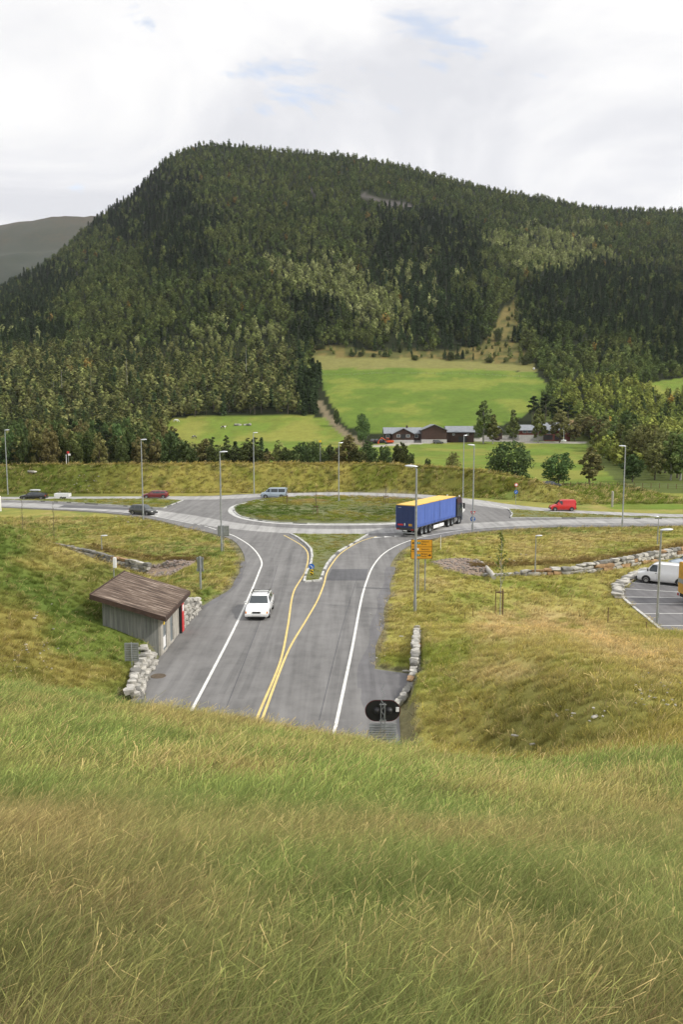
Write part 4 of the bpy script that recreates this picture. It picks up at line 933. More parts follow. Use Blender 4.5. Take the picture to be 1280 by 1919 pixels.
# hedge band behind the embankment
for i, (px, t, w, k, lab) in enumerate([(345, 826, 48, 'dark', None), (382, 822, 46, 'olive', None), (318, 806, 40, 'dark', None), (430, 832, 60, 'dark', None), (465, 828, 54, 'dark', None), (502, 846, 34, 'olive', None), (535, 838, 34, 'dark', None), (565, 828, 46, 'dark', None), (585, 830, 40, 'bush', None), (618, 833, 30, 'dark', None), (652, 815, 52, 'olive', None), (690, 826, 48, 'dark', None), (722, 838, 36, 'bush', None), (751, 828, 40, 'dark', None), (768, 850, 28, 'bush', None), (400, 836, 44, 'bush', None), (360, 840, 50, 'bush', None), (545, 846, 50, 'bush', None), (600, 846, 44, 'bush', None), (670, 842, 50, 'bush', None), (635, 846, 40, 'bush', None), (480, 846, 50, 'bush', None)]):
    tree(k, px, 186+(i*7) % 13, t, w, 'dark green tree or bush in the uneven hedge row behind the embankment', 'hedge row behind the embankment', z=0)
# front row of the left wood
rr = random.Random(31)
for i in range(64):
    px = -40+i*5.9+rr.uniform(-4, 4); y = rr.uniform(186, 222); kd = rr.choice(['olive', 'olive', 'birch', 'dark', 'pine', 'spruce', 'green']); big = 60 < px < 130
    tp = rr.uniform(800, 838) if not big else rr.uniform(782, 806)
    if px > 290: tp += 10
    tree(kd, px, y, tp, rr.uniform(24, 40)*(1.1 if kd != 'spruce' else .8), {'olive': 'olive leafy', 'birch': 'light green birch', 'dark': 'dark leafy', 'pine': 'dark-needled pine', 'spruce': 'pointed dark spruce', 'green': 'rounded green leafy'}[kd]+' tree in the front rows of the wood on the left', 'front rows of the left wood: '+kd, z=.2)
for i in range(60):
    px = -40+i*6.2+rr.uniform(-5, 5); y = rr.uniform(224, 262); kd = rr.choice(['olive', 'olive', 'birch', 'dark', 'pine', 'olive', 'green'])
    tree(kd, px, y, rr.uniform(782, 815), rr.uniform(22, 34), {'olive': 'olive leafy', 'birch': 'light green birch', 'dark': 'dark leafy', 'pine': 'dark-needled pine', 'green': 'rounded green leafy'}[kd]+' tree in the front rows of the wood on the left', 'front rows of the left wood: '+kd)
# avenue and wood edge on the right
for i in range(17):
    t = i/16; px = 1118+t*165+rr.uniform(-5, 5); y = 330-(t**.8)*140; kd = rr.choice(['olive', 'birch', 'olive'])
    tree(kd, px, y, 778+t*34+rr.uniform(-6, 8), 30+t*24, 'tall thin-stemmed tree in the olive-leaved avenue along the farm road', 'avenue along the farm road')
for i in range(15):
    t = i/14; px = 1085+t*110+rr.uniform(-8, 8); tree(rr.choice(['olive', 'birch']), px, 372-t*60, 772+t*20+rr.uniform(-8, 8), 34, 'olive-leaved tree massed behind the avenue on the right', 'trees massed behind the avenue')
for px, t, w, k, lab in [(1232, 826, 40, 'olive', 'olive tree beside the farm road gate at the right'), (1262, 812, 46, 'birch', 'tall pale tree nearest the right edge beside the farm road'), (1150, 800, 34, 'dark', 'dark round tree behind the avenue'), (1178, 768, 40, 'dark', 'dark round tree under the right-hand field')]:
    tree(k, px, 190 if k != 'dark' else 300, t, w, lab)
# small spruces and bushes along the top of the upper field
for px, b, t, w, k in [(676, 668, 655, 12, 'dark'), (700, 669, 658, 10, 'dark'), (721, 669, 656, 12, 'dark'), (749, 660, 642, 13, 'dark'), (777, 675, 662, 14, 'dark'), (832, 673, 656, 10, 'dark'), (843, 675, 656, 16, 'dark'), (856, 673, 658, 12, 'dark'), (865, 672, 655, 10, 'spruce'), (600, 655, 640, 22, 'green'), (660, 668, 656, 14, 'green'), (915, 680, 666, 18, 'green'), (982, 684, 664, 18, 'dark'), (930, 640, 612, 18, 'dark'), (960, 640, 610, 16, 'spruce')]:
    ax_, az_ = ray(px, b); yy_ = np.linspace(440, 640, 1500); y = float(yy_[int(np.argmax(EYE+az_*yy_ < H(ax_*yy_, yy_, False)))]); tree('bush' if k != 'spruce' else k, px, y, t+(4 if k != 'spruce' else 0), w, 'small dark bush or spruce along the top edge of the upper field', 'bushes along the top of the upper field')
# brown-leaved shoots beside the low stone wall: tufts already; young planted trees with stakes
def sapling(px, y, top_py, label, leafy, z=None, frame=1.1, fr=.32, grp=None):
    x = PD(px, 800, y)[0]; zg = H1(x, y) if z is None else z; zt = PD(px, top_py, y)[2]; h = zt-zg
    e = empty('young_tree', (x, y, zg), RT.uniform(0, 1)); r = random.Random(int(px)); mb = MB(); mb.cyl((0, 0, -.1), (0, 0, h*.97), .035, .008, 7)
    cen = []; lv = []
    for k in range(26):
        z0 = h*(.32+.62*k/26); a = r.uniform(0, 6.28); L = (h-z0)*.28*r.uniform(.6, 1.1)+.12; t = Vector((math.cos(a)*L*.55, math.sin(a)*L*.55, z0+L*.9)); mb.cyl((0, 0, z0), t, .012, .004, 4, cap=False)
        for q in range(10 if leafy else 1): f = r.uniform(.3, 1.1); cen.append((t.x*f+r.gauss(0, .06), t.y*f+r.gauss(0, .06), z0+(t.z-z0)*f+r.gauss(0, .06))); lv.append(r.uniform(.7, 1.3))
    mb.build('trunk', M['bark'] if not leafy else M['birch_bark'], e, sm=60)
    link('crown', crown_mesh('crown', np.array(cen), np.array(lv), .13 if leafy else .05, M['leaf_young'] if leafy else M['leaf_olive'], np.random.default_rng(int(px))), e)
    tag(e, label, 'tree', grp)
    s = empty('tree_stakes', (x, y, zg), e.rotation_euler.z); mbs = []
    for k in range(3):
        a = k*2.09+.3; mb = MB(); mb.cyl((fr*math.cos(a), fr*math.sin(a), -.15), (fr*math.cos(a), fr*math.sin(a), frame*1.12), .035, .035, 7); mb.build('stake', M['wood_stake'], s)
    mb = MB()
    for k in range(3):
        a, b = k*2.09+.3, (k+1)*2.09+.3; mb.box((fr*(math.cos(a)+math.cos(b))/2, fr*(math.sin(a)+math.sin(b))/2, frame), (fr*1.9, .03, .08), math.atan2(math.sin(b)-math.sin(a), math.cos(b)-math.cos(a)))
    mb.build('crossbar', M['wood_stake'], s); tag(s, 'three wooden stakes with crossbars supporting the '+label.split(' with')[0].split(' on ')[0].split(' beside')[0]+('' if grp is None else ' on the roundabout'), 'tree stakes', 'stakes around the young trees on the roundabout' if grp else None)
sapling(946, P(946, 1147, -.2)[1], 990, 'tall leafy young birch with three stakes on the right-hand slope', True, frame=1.75, fr=.36)
sapling(33, 97, 925, 'bare leftmost sapling on the bank below the left road', False, fr=.5)
sapling(92, 91, 933, 'bare second sapling at the stone-lined ditch on the left', False, fr=.5)
for px, y, t in [(592, 118, 912), (535, 134, 905), (724, 134, 906)]: sapling(px, y, t, 'slender bare sapling on the roundabout island', False, z=.3, frame=1.3, fr=.4, grp='bare saplings on the roundabout island')
# rust-red dock plants
x = RG.uniform(13, 40, 900); y = 1.4+np.interp(x, [p[0] for p in RWP], [p[1] for p in RWP])+RG.gamma(2, .5, 900); z = H(x, y); n = len(x)
tag(scatter('weeds', np.stack([x, y, z], 1), np.stack([np.zeros(n), np.zeros(n), RG.uniform(0, 6, n)], 1), np.repeat(RG.uniform(.3, .75, (n, 1)), 3, 1), RG.integers(0, 5, n), np.array(sr(122,104,66))*RG.uniform(.6, 1.2, (n, 1)), mid), 'reddish brown weeds along the top of the right stone wall', 'weeds', kind='stuff')
x = RG.uniform(-29, -14, 500); y = 1.2+np.interp(x, [p[0] for p in LWP], [p[1] for p in LWP])+RG.gamma(2, .6, 500); z = H(x, y); n = len(x)
tag(scatter('weeds', np.stack([x, y, z], 1), np.stack([np.zeros(n), np.zeros(n), RG.uniform(0, 6, n)], 1), np.repeat(RG.uniform(.4, .8, (n, 1)), 3, 1), RG.integers(0, 5, n), np.array(sr(116,102,64))*RG.uniform(.6, 1.2, (n, 1)), mid), 'reddish brown weeds above the left ditch wall', 'weeds', kind='stuff')
# ---------------------------------------------------------------- stone walls
def stone(mb, c, d, rz, r, mi=0):
    bm = bmesh.new(); bmesh.ops.create_cube(bm, size=1.0); bmesh.ops.subdivide_edges(bm, edges=bm.edges, cuts=1, use_grid_fill=True)
    R = Matrix.Rotation(rz+r.uniform(-.12, .12), 3, 'Z') @ Matrix.Rotation(r.uniform(-.08, .08), 3, 'X') @ Matrix.Rotation(r.uniform(-.08, .08), 3, 'Y'); vs = []
    for v in bm.verts:
        q = v.co.copy(); e = sum(abs(t) > .4 for t in q); q *= {1: 1.04, 2: .96, 3: .84}.get(e, 1)
        q = Vector((q.x*d[0]+r.uniform(-.10, .10)*d[0], q.y*d[1]+r.uniform(-.12, .12)*d[1], q.z*d[2]+r.uniform(-.11, .11)*d[2])); vs.append(R @ q+Vector(c))
    bm.verts.index_update(); fs = [tuple(v.index for v in f.verts) for f in bm.faces]; bm.free(); mb.add(vs, fs, mi)
def stone_wall(path, zf, hf, label, seed, L=(.5, 1.1), rh=.42, batter=.18, depth=.5, mats=('stone', 'stone_dark', 'stone_rust'), pr=(.72, .9), inward=1, grp=None):
    r = random.Random(seed); mb = MB(); p = [Vector(q[:2]) for q in path]; seg = [(b-a).length for a, b in zip(p[:-1], p[1:])]; T = sum(seg)
    def at(s):
        for a, b, l in zip(p[:-1], p[1:], seg):
            if s <= l or b is p[-1]: d = (b-a).normalized(); return a+d*s, d
            s -= l
    row = 0
    while True:
        z0 = row*rh; s = r.uniform(0, .4)*(row % 2); any_ = False
        while s < T:
            l = r.uniform(*L); c, d = at(min(s+l/2, T)); h = hf((s+l/2)/T)
            if z0 < h-.08:
                any_ = True; hh = min(rh*1.02, h-z0+.1)*r.uniform(.85, 1.12); nrm = Vector((-d.y, d.x))*inward; k = r.random()
                q = c+nrm*(batter*row+r.uniform(-.05, .05)); stone(mb, (q.x, q.y, zf((s+l/2)/T)+z0+hh/2-.05), (l*.97, depth*r.uniform(.8, 1.25), hh), math.atan2(d.y, d.x), r, 0 if k < pr[0] else 1 if k < pr[1] else 2)
            s += l
        row += 1
        if not any_ or row > 9: break
    o = mb.build('stone_wall', [M[k] for k in mats], sm=50); tag(o, label, 'stone wall', grp); return o
lerpf = lambda pts: (lambda t: float(np.interp(t, [q[0] for q in pts], [q[1] for q in pts])))
stone_wall(RWP, lambda t: PARKZ, lerpf([(0, .25), (.12, .45), (.3, .9), (.5, 1.1), (.8, 1.1), (1, .9)]), 'long low wall of pale and rusty boulders along the grass below the right road', 3, (.5, 1.5), .36, .1, .55, pr=(.66, .84))
stone_wall(LWP, lambda t: -1.0, lerpf([(0, .95), (1, 1.0)]), 'grey stone wall lining the ditch on the left below the road', 4, (.7, 1.5), .34, .1, .5, pr=(.35, .97))
stone_wall(W2([(257,1322),(262,1303),(274,1264),(290,1241)]), lambda t: 0, lerpf([(0, .75), (.5, .9), (1, 1.0)]), 'pale boulder wall on the camera side of the concrete building', 5, (.35, .75), .3, .2, .45, pr=(.8, .985))
stone_wall(W2([(336,1182),(352,1163),(373,1141)]), lambda t: 0, lerpf([(0, 1.9), (.5, 1.5), (1, .8)]), 'pale boulder wall on the far side of the concrete building', 6, (.35, .75), .3, .09, .45, pr=(.8, .985))
stone_wall(W2([(782,1178),(782,1200),(782,1235),(779,1264),(775,1278),(762,1300),(747,1321)]), lambda t: 0, lerpf([(0, .2), (.15, .5), (.4, .85), (.65, .75), (.8, .35), (1, .3)]), 'white boulder wall edging the grass slope beside the lay-by', 7, (.35, .8), .3, .05, .42, pr=(.78, .97), inward=-1)
stone_wall([wp(*q) for q in [(1160,1122),(1160,1103),(1178,1089),(1200,1078),(1216,1072)]], lambda t: PARKZ+.02, lambda t: .42, 'low rough stone edging round the far corner of the car park', 8, (.5, .9), .22, .1, .9, pr=(.75, .98), inward=1)
o = kerb_blocks([wp(*q) for q in [(1168,1121),(1183,1134),(1205,1152),(1233,1175),(1258,1197),(1290,1222)]], False, PARKZ-.05, PARKZ+.1, .22, .9, 'kerb', K2, 12)
# culvert wing wall
mb = MB(); pts = [(893,1053),(903,1058),(912,1066),(920,1075),(926,1083)]; q = [P(a, b, -.25) for a, b in pts]
for a, b in zip(q[:-1], q[1:]):
    mb.cyl((a[0], a[1], a[2]+.15), (b[0], b[1], b[2]+.05), .22, .22, 8)
tag(mb.build('culvert_kerb', M['conc_light'], sm=50), 'curved pale concrete edging at the end of the brown gravel patch', 'concrete edging')
# loose stones
rs = random.Random(14); SR = []
for px, py, s, lab in [(966, 1384, .18, 'flat pale stone lying lowest on the right-hand slope'), (999, 1400, .15, 'narrow pale stone at the foot of the right-hand slope'), (1115, 1348, .17, 'long pale stone on the dark part of the right-hand slope'), (1228, 1312, .1, 'white stone near the right edge of the slope'), (1075, 1342, .1, 'small pale stone left of the long one on the right-hand slope'), (713, 1164, .12, 'small white stone on the grass beside the road'), (752, 1195, .16, 'white stone on the grass patch near the lay-by'), (761, 1261, .25, 'white stone at the corner of the grass patch by the lay-by'), (60, 886, 1.2, 'large pale slab on the left end of the embankment')]:
    # march the pixel ray to the ground
    ax, az = ray(px, py); yy = np.linspace(22, 180, 4000); hz = H(ax*yy, yy); hit = np.argmax(EYE+az*yy < hz); y = float(yy[hit]); x = float(ax*y)
    mb = MB(); stone(mb, (0, 0, s*.12), (s*1.6, s*.7, s*.3), rs.uniform(-.3, .5), rs); tag(mb.build('boulder', M['stone'], loc=(x, y, float(hz[hit])+.08), sm=50), lab, 'stone')
mb = MB()
def groundhit(px, py, ymin=22, ymax=185):
    ax, az = ray(px, py); yy = np.linspace(ymin, ymax, 1600); hz = H(ax*yy, yy); hit = int(np.argmax(EYE+az*yy < hz)); return float(ax*yy[hit]), float(yy[hit]), float(hz[hit])
for box, n, s0, s1 in [((1190, 1262, 1279, 1330), 26, .03, .09), ((1020, 1320, 1140, 1360), 12, .03, .09), ((100, 890, 190, 925), 26, .08, .22), ((15, 1205, 110, 1262), 24, .03, .09), ((40, 1120, 100, 1240), 8, .04, .12), ((860, 1040, 1000, 1060), 10, .06, .16), ((200, 960, 330, 985), 12, .06, .2), ((690, 1090, 730, 1250), 14, .04, .09)]:
    for k in range(n):
        x, y, z = groundhit(rs.uniform(box[0], box[2]), rs.uniform(box[1], box[3])); s = rs.uniform(s0, s1)
        stone(mb, (x, y, z+s*.25+.06), (s*rs.uniform(.8, 1.8), s, s*.6), rs.uniform(0, 3), rs)
tag(mb.build('scattered_stones', [M['stone'], M['stone_dark'], M['stone_rust']], sm=50), 'small pale stones scattered over the grassy banks', 'stones', kind='stuff')

# ---------------------------------------------------------------- concrete building
bld = empty('concrete_building', (-11.12, 48.0, 0)); BW, BL = 3.75, 6.5   # local: x<0 into the bank, y along the road
bld.rotation_euler = (0, 0, -.01); bld.scale = (.95, .97, .98)
def roofz(x): return 2.62+(-x)*.295
mb = MB()
def wedge(x0, x1, y0, y1, z0):
    vs = [(x0, y0, z0), (x1, y0, z0), (x1, y1, z0), (x0, y1, z0), (x0, y0, roofz(x0)-.02), (x1, y0, roofz(x1)-.02), (x1, y1, roofz(x1)-.02), (x0, y1, roofz(x0)-.02)]
    mb.add(vs, [(0, 3, 2, 1), (4, 5, 6, 7), (0, 1, 5, 4), (1, 2, 6, 5), (2, 3, 7, 6), (3, 0, 4, 7)])
wedge(-BW, -.16, 0, .2, -.3); wedge(-BW, -.16, BL-.2, BL, -.3); wedge(-BW, -BW+.2, .202, BL-.202, -.3)
wm = mat('board_marked_concrete', (.19, .195, .185), .9, 0, .25, 1.2, .5, 10)
t = wm.node_tree; tcn = t.nodes.new('ShaderNodeTexCoord'); mp = t.nodes.new('ShaderNodeMapping'); mp.inputs['Scale'].default_value = (7, 7, .35); t.links.new(tcn.outputs['Object'], mp.inputs[0])
t.links.new(ramp(t, noise(t, mp.outputs[0], 1.0, 5, .65), [(.33, (.13, .135, .13)), (.5, (.2, .205, .195)), (.66, (.29, .29, .27))]), t.nodes['Principled BSDF'].inputs['Base Color'])
mb.build('wall', wm, bld)
mb = MB(); front = [(0, .62), (1.62, 2.62), (3.55, 5.35)]
for a, b in front: mb.bbox((-.16, a, -.2), (0.0, b, 2.55))
mb.bbox((-.16, .62, 2.3), (-.003, 1.62, 2.55)); mb.bbox((-.16, 2.62, 2.3), (-.003, 3.55, 2.55)); mb.bbox((-.16, 5.35, 2.3), (-.003, BL, 2.55)); mb.bbox((-.158, .62, -.2), (.04, 1.62, .08)); mb.bbox((-.158, 2.62, -.2), (.04, 3.55, .08))
for y in (.2, 1.9, 2.35, 3.8, 4.3, 4.85): mb.box((.012, y, 1.2), (.03, .05, 2.6))
mb.build('front_panel', M['conc_light'], bld)
for y0, y1, lit in ((.65, 1.59, 1), (2.65, 3.52, 0)):
    d = MB().bbox((-.12, y0, .08), (-.06, y1, 2.28)).build('door', M['grey_door'], bld); MB().bbox((-.055, y1-.12, 1.05), (-.02, y1-.06, 1.2)).build('handle', M['chrome'], d)
    if lit: MB().bbox((-.058, y0+.12, .25), (-.045, y1-.12, .95)).build('vent_panel', M['white_sign'], d)
ys_ = MB(); ys_.bbox((-.05, .95, 1.72), (-.03, 1.25, 2.12)); ys_.build('warning_sign', M['yellow_sign'], bld)
cb_ = MB(); cb_.bbox((-.1, 5.38, .05), (.24, 6.02, 2.3)); cb_.build('fire_cabinet', M['red_sign'], bld, bevel=.015); MB().bbox((.242, 5.5, 1.5), (.25, 5.9, 1.95)).build('notice', M['white_sign'], bld); MB().bbox((-.12, 5.30, 0), (.22, 5.375, 2.3)).build('cabinet_side', M['black'], bld)
MB().bbox((-.1, 6.06, .05), (-.02, 6.46, 2.25)).build('side_panel', M['grey_door'], bld)
# slatted roof falling towards the road
rm = bpy.data.materials.new('roof_slats'); rm.use_nodes = True; t = rm.node_tree; b = t.nodes['Principled BSDF']; b.inputs['Roughness'].default_value = .8
tcn = nd(t, 'ShaderNodeTexCoord'); mp = nd(t, 'ShaderNodeMapping'); mp.inputs['Scale'].default_value = (.5, 6.5, 1); t.links.new(tcn.outputs['Object'], mp.inputs[0])
t.links.new(ramp(t, noise(t, mp.outputs[0], 1.0, 6, .7), [(.38, (.04, .025, .018)), (.49, (.105, .07, .05)), (.57, (.19, .14, .105)), (.66, (.48, .39, .32))]), b.inputs['Base Color'])
roof = MB(); x0, x1, y0, y1 = -4.25, .42, -.6, BL+.6
def rz_(x, dz=0): return roofz(x)+dz
def slab(mb_, xa, xb, ya, yb, z0, z1): mb_.add([(xa, ya, rz_(xa, z0)), (xb, ya, rz_(xb, z0)), (xb, yb, rz_(xb, z0)), (xa, yb, rz_(xa, z0)), (xa, ya, rz_(xa, z1)), (xb, ya, rz_(xb, z1)), (xb, yb, rz_(xb, z1)), (xa, yb, rz_(xa, z1))], [(0, 3, 2, 1), (4, 5, 6, 7), (0, 1, 5, 4), (1, 2, 6, 5), (2, 3, 7, 6), (3, 0, 4, 7)])
slab(roof, x0, x1, y0, y1, 0, .12); rf = roof.build('roof', M['black'], bld)
sl = MB(); n = 46
for k in range(n):
    ya = y0+(y1-y0)*(k+.1)/n; yb = y0+(y1-y0)*(k+.86)/n; dz = RT.uniform(-.008, .008); slab(sl, x0, x1+.02, ya, yb, .125+dz, .17+dz)
sl.build('slats', rm, rf)
fa = MB(); slab(fa, x0-.03, x1+.03, y0-.05, y0, -.14, .16); slab(fa, x1+.03, x1+.08, y0-.05, y1+.05, -.14, .13); slab(fa, x0-.08, x0-.03, y0-.05, y1+.05, -.14, .2); slab(fa, x0-.03, x1+.03, y1, y1+.05, -.14, .16); fa.build('fascia', M['wood_dark'], rf)
tag(bld, 'small grey concrete technical building with a sloping dark slatted roof, set into the left bank', 'building')

# ---------------------------------------------------------------- street lamps
def lamp_mesh(r=.45):
    mb = MB(); N = 14
    for j, (t, w, h) in enumerate([(-.5, .03, .02), (-.44, .5, .45), (-.25, .85, .85), (.05, 1, 1), (.3, .92, .85), (.45, .6, .5), (.5, .05, .05)]):
        for k in range(N):
            a = 2*math.pi*k/N; z = math.sin(a)*h*.11*(1 if math.sin(a) > 0 else .45); mb.v.append((t, math.cos(a)*w*.2, z))
    for j in range(6):
        for k in range(N): mb.f.append((j*N+k, j*N+(k+1) % N, (j+1)*N+(k+1) % N, (j+1)*N+k)); mb.m.append(0)
    return mb.mesh('lamp_head', M['lamp'], 50)
LH = lamp_mesh()
def street_lamp(base_px, base_py, top_py, ang, label, z=0.0, scale=1.0, r=.085, y=None, top_px=None, double=False):
    if y is None: x, y, z = P(base_px, base_py, z)
    else: x = PD(base_px, 800, y)[0]
    zt = PD(base_px, top_py, y)[2]; h = zt-z; e = empty('street_lamp', (x, y, z), ang)
    mb = MB(); mb.lathe([(0, -.3), (r*1.35, -.3), (r*1.3, .9), (r*1.1, 1.0), (r*1.05, h*.5), (r*.75, h*.985), (0, h*.985)], 12); mb.build('pole', M['galv'], e, sm=40)
    mb = MB(); mb.bbox((-.02, -r*1.36, .5), (r*1.34+.01, r*.6, .9)); mb.build('hatch', M['galv'], e)
    mb = MB(); mb.cyl((0, 0, h*.98), (.16*scale, 0, h-.02), r*.55, r*.45, 8); mb.build('bracket', M['galv'], e)
    hd = link('lamp_head', LH, e, (.38*scale, 0, h), (0, -.06, 0)); hd.scale = (1.0*scale, 1.0*scale, 1.1*scale); ln = MB(); ln.lathe([(0, -.03), (.13, -.03), (.14, 0), (0, 0)], 12, (0.02, 0, -.045)); ln.build('lens', M['lens'], hd)
    tag(e, label, 'street lamp'); return e
PI = math.pi
street_lamp(14, 927, 806, 0.1, 'tall grey street lamp at the far left edge, behind the left road', z=0)
street_lamp(268, 973, 824, -.1, 'tall street lamp standing in front of the small grey hatchback on the left')
street_lamp(415, 1033, 847, -.15, 'tall street lamp on the grass inside the bend left of the main road')
street_lamp(476, 925, 811, .2, 'tall street lamp behind the silver minivan', r=.09)
street_lamp(635, 943, 830, .5, 'tall street lamp rising from the roundabout island')
street_lamp(778, 1147, 874, PI-.05, 'nearest tall street lamp, on the grass in front of the orange direction sign', z=-.05, r=.09)
street_lamp(868, 934, 816, .6, 'tall street lamp rising behind the blue lorry cab')
street_lamp(886, 996, 834, PI+.1, 'tall street lamp above the give-way sign')
street_lamp(1167, 987, 836, PI-.2, 'tall street lamp beside the right road, in front of the field')
street_lamp(1232, 1170, 993, 0, 'medium street lamp at the edge of the car park, in front of the white van', z=PARKZ, scale=1.0, r=.075)
street_lamp(182, 1045, 1004, 0, 'short path lamp near the ditch on the left', y=88, z=-.6, scale=.8, r=.05)
street_lamp(1011, 1077, 1004, 0, 'short path lamp in front of the long boulder wall on the right', y=77, z=PARKZ, scale=.7, r=.05)
street_lamp(1243, 1038, 968, PI, 'thin lamp behind the boulder wall, near the right edge', y=92, z=0, scale=.7, r=.05)

# ---------------------------------------------------------------- signs
def text_mesh(s, size, m, name='lettering'):
    cu = bpy.data.curves.new(name, 'FONT'); cu.body = s; cu.size = size; cu.extrude = .002; cu.align_x = 'LEFT'; cu.align_y = 'CENTER'
    o = bpy.data.objects.new(name, cu); C.objects.link(o); bpy.context.view_layer.update(); dg = bpy.context.evaluated_depsgraph_get(); me = bpy.data.meshes.new_from_object(o.evaluated_get(dg)); bpy.data.objects.remove(o)
    me.materials.clear(); me.materials.append(m); return me
# orange direction sign (board faces the road user coming from the camera)
sx, sy, _ = P(794, 1108, -.1); sy = 66.5; sx = PD(793, 800, sy)[0]; zb = PD(793, 1047, sy)[2]; zt = PD(793, 1011, sy)[2]; bw = 40/FPX*sy; bh = zt-zb
e = empty('direction_sign', (sx, sy, -.15))
for dx in (-.28, .28): mb = MB(); mb.cyl((dx+.05, .08, -.3), (dx+.05, .08, zt+.1), .055, .055, 10); mb.build('post', M['galv'], e)
z0 = zb+.15; rows = [(0, .365, 'b'), (.375, .615, 'm'), (.625, 1.0, 't')]
bd = MB().bbox((-bw/2, -.03, z0), (bw/2, .0, z0+bh)).build('board', M['orange_sign'], e)
fr_ = MB()
for a in (0, .37, .62, 1.0): fr_.bbox((-bw/2-.01, -.034, z0+bh*a-.015), (bw/2+.01, -.0305, z0+bh*a+.015))
for x_ in (-bw/2, bw/2): fr_.bbox((x_-.015, -.0345, z0), (x_+.015, -.0308, z0+bh))
fr_.build('border', M['black_sign'], bd)
def put(me, x_, z_, par, y_=-.034): o_ = link('lettering', me, par, (x_, y_, z_), (PI/2, 0, 0)); return o_
def arrow(x_, z_, s, par, mt=None):
    mb = MB(); mb.prism([(-.16*s, 0), (0, .11), (0, .035), (.13*s, .035), (.13*s, -.035), (0, -.035), (0, -.11)], -.003, .003); mb.xform(Matrix.Translation((x_, -.036, z_)) @ Matrix.Rotation(PI/2, 4, 'X')); mb.build('arrow', mt or M['black_sign'], par)
L_ = -bw/2
for zc, a_, box_, bt, lines in [(.82, -1, 'green_sign', 'E 39', ['Ålesund', 'Ørsta']), (.495, -1, 'white_sign', '5', ['Sentrum']), (.185, 1, 'green_sign', 'E 39', ['Bergen', 'Førde'])]:
    z_ = z0+bh*zc
    if a_ < 0: arrow(L_+.22, z_, 1, bd)
    else: arrow(bw/2-.22, z_, -1, bd)
    MB().bbox((L_+.42, -.036, z_-.09), (L_+.42+(.38 if bt != '5' else .24), -.031, z_+.09)).build('route_panel', M[box_], bd)
    put(text_mesh(bt, .15, M['white_sign'] if box_ == 'green_sign' else M['black_sign']), L_+.45, z_, bd, -.038)
    for i, w_ in enumerate(lines): put(text_mesh(w_, .19, M['black_sign']), L_+.86, z_+(.11-.22*i if len(lines) > 1 else 0), bd)
tag(e, 'orange direction sign with black place names and arrows beside the near lamp post', 'direction sign')
def disc(mb, r, x, y, z, n=24, mi=0, th=.01):
    mb.lathe([(0, -th), (r, -th), (r, th), (0, th)], n, (x, y, z), 'Y', mi)
# give way + roundabout sign
x, y, z = P(887, 995); e = empty('give_way_sign', (x-.12, y-.3, z)); h1 = PD(887, 956, y)[2]; MB().cyl((0, 0, -.2), (0, 0, h1), .04, .04, 8).build('post', M['galv'], e)
tz = PD(887, 962, y)[2]; rz2 = PD(887, 972, y)[2]
def tri(s, z, yy, m, nm, par): mb = MB(); mb.prism([(-s/2, s*.43), (s/2, s*.43), (0, -s*.43)], -.008, .008); mb.xform(Matrix.Translation((0, yy, z)) @ Matrix.Rotation(PI/2, 4, 'X')); return mb.build(nm, m, par)
p_ = tri(.72, tz, -.06, M['red_sign'], 'triangle', e); tri(.44, tz+.02, -.085, M['white_sign'], 'centre', p_)
mb = MB(); disc(mb, .33, 0, -.06, rz2); p_ = mb.build('disc', M['blue_sign'], e)
mb = MB()
for k in range(3):
    a0 = k*2.094+.2
    for j in range(6):
        a = a0+j*.22; b2 = a+.2; ri, ro = .15, .22; mb.add([(ri*math.cos(a), -.072, rz2+ri*math.sin(a)), (ro*math.cos(a), -.072, rz2+ro*math.sin(a)), (ro*math.cos(b2), -.072, rz2+ro*math.sin(b2)), (ri*math.cos(b2), -.072, rz2+ri*math.sin(b2))], [(0, 1, 2, 3)])
mb.build('arrows', M['white_sign'], p_); tag(e, 'red and white give-way triangle above a round blue roundabout sign on one post', 'road sign')
# keep-right sign on the splitter tip
x, y, z = P(584, 1084, .1); e = empty('keep_right_sign', (x, y, z)); ht = PD(584, 1061, y)[2]-z; MB().cyl((0, 0.03, -.1), (0, 0.03, ht+.2), .03, .03, 8).build('post', M['galv'], e)
mb = MB(); disc(mb, .25, 0, -.03, ht-.02); p_ = mb.build('disc', M['blue_sign'], e); mb = MB(); mb.box((0, -.045, ht-.02), (.32, .01, .06), M=Matrix.Rotation(PI/4, 3, 'Y')); mb.box((.1, -.045, ht-.06-.06), (.05, .01, .16)); mb.box((.06, -.045, ht-.18), (.14, .01, .05)); mb.build('arrow', M['white_sign'], p_)
cvb = MB().bbox((-.14, -.05, .32), (.14, -.02, ht-.3)).build('marker_board', M['yellow_sign'], e); mb = MB()
for k in range(2): mb.box((0, -.056, .42+k*.26), (.26, .008, .11), M=Matrix.Rotation(.5, 3, 'Y'))
mb.build('stripes', M['black_sign'], cvb); tag(e, 'round blue keep-right sign over a yellow and black marker on the pointed traffic island', 'road sign')
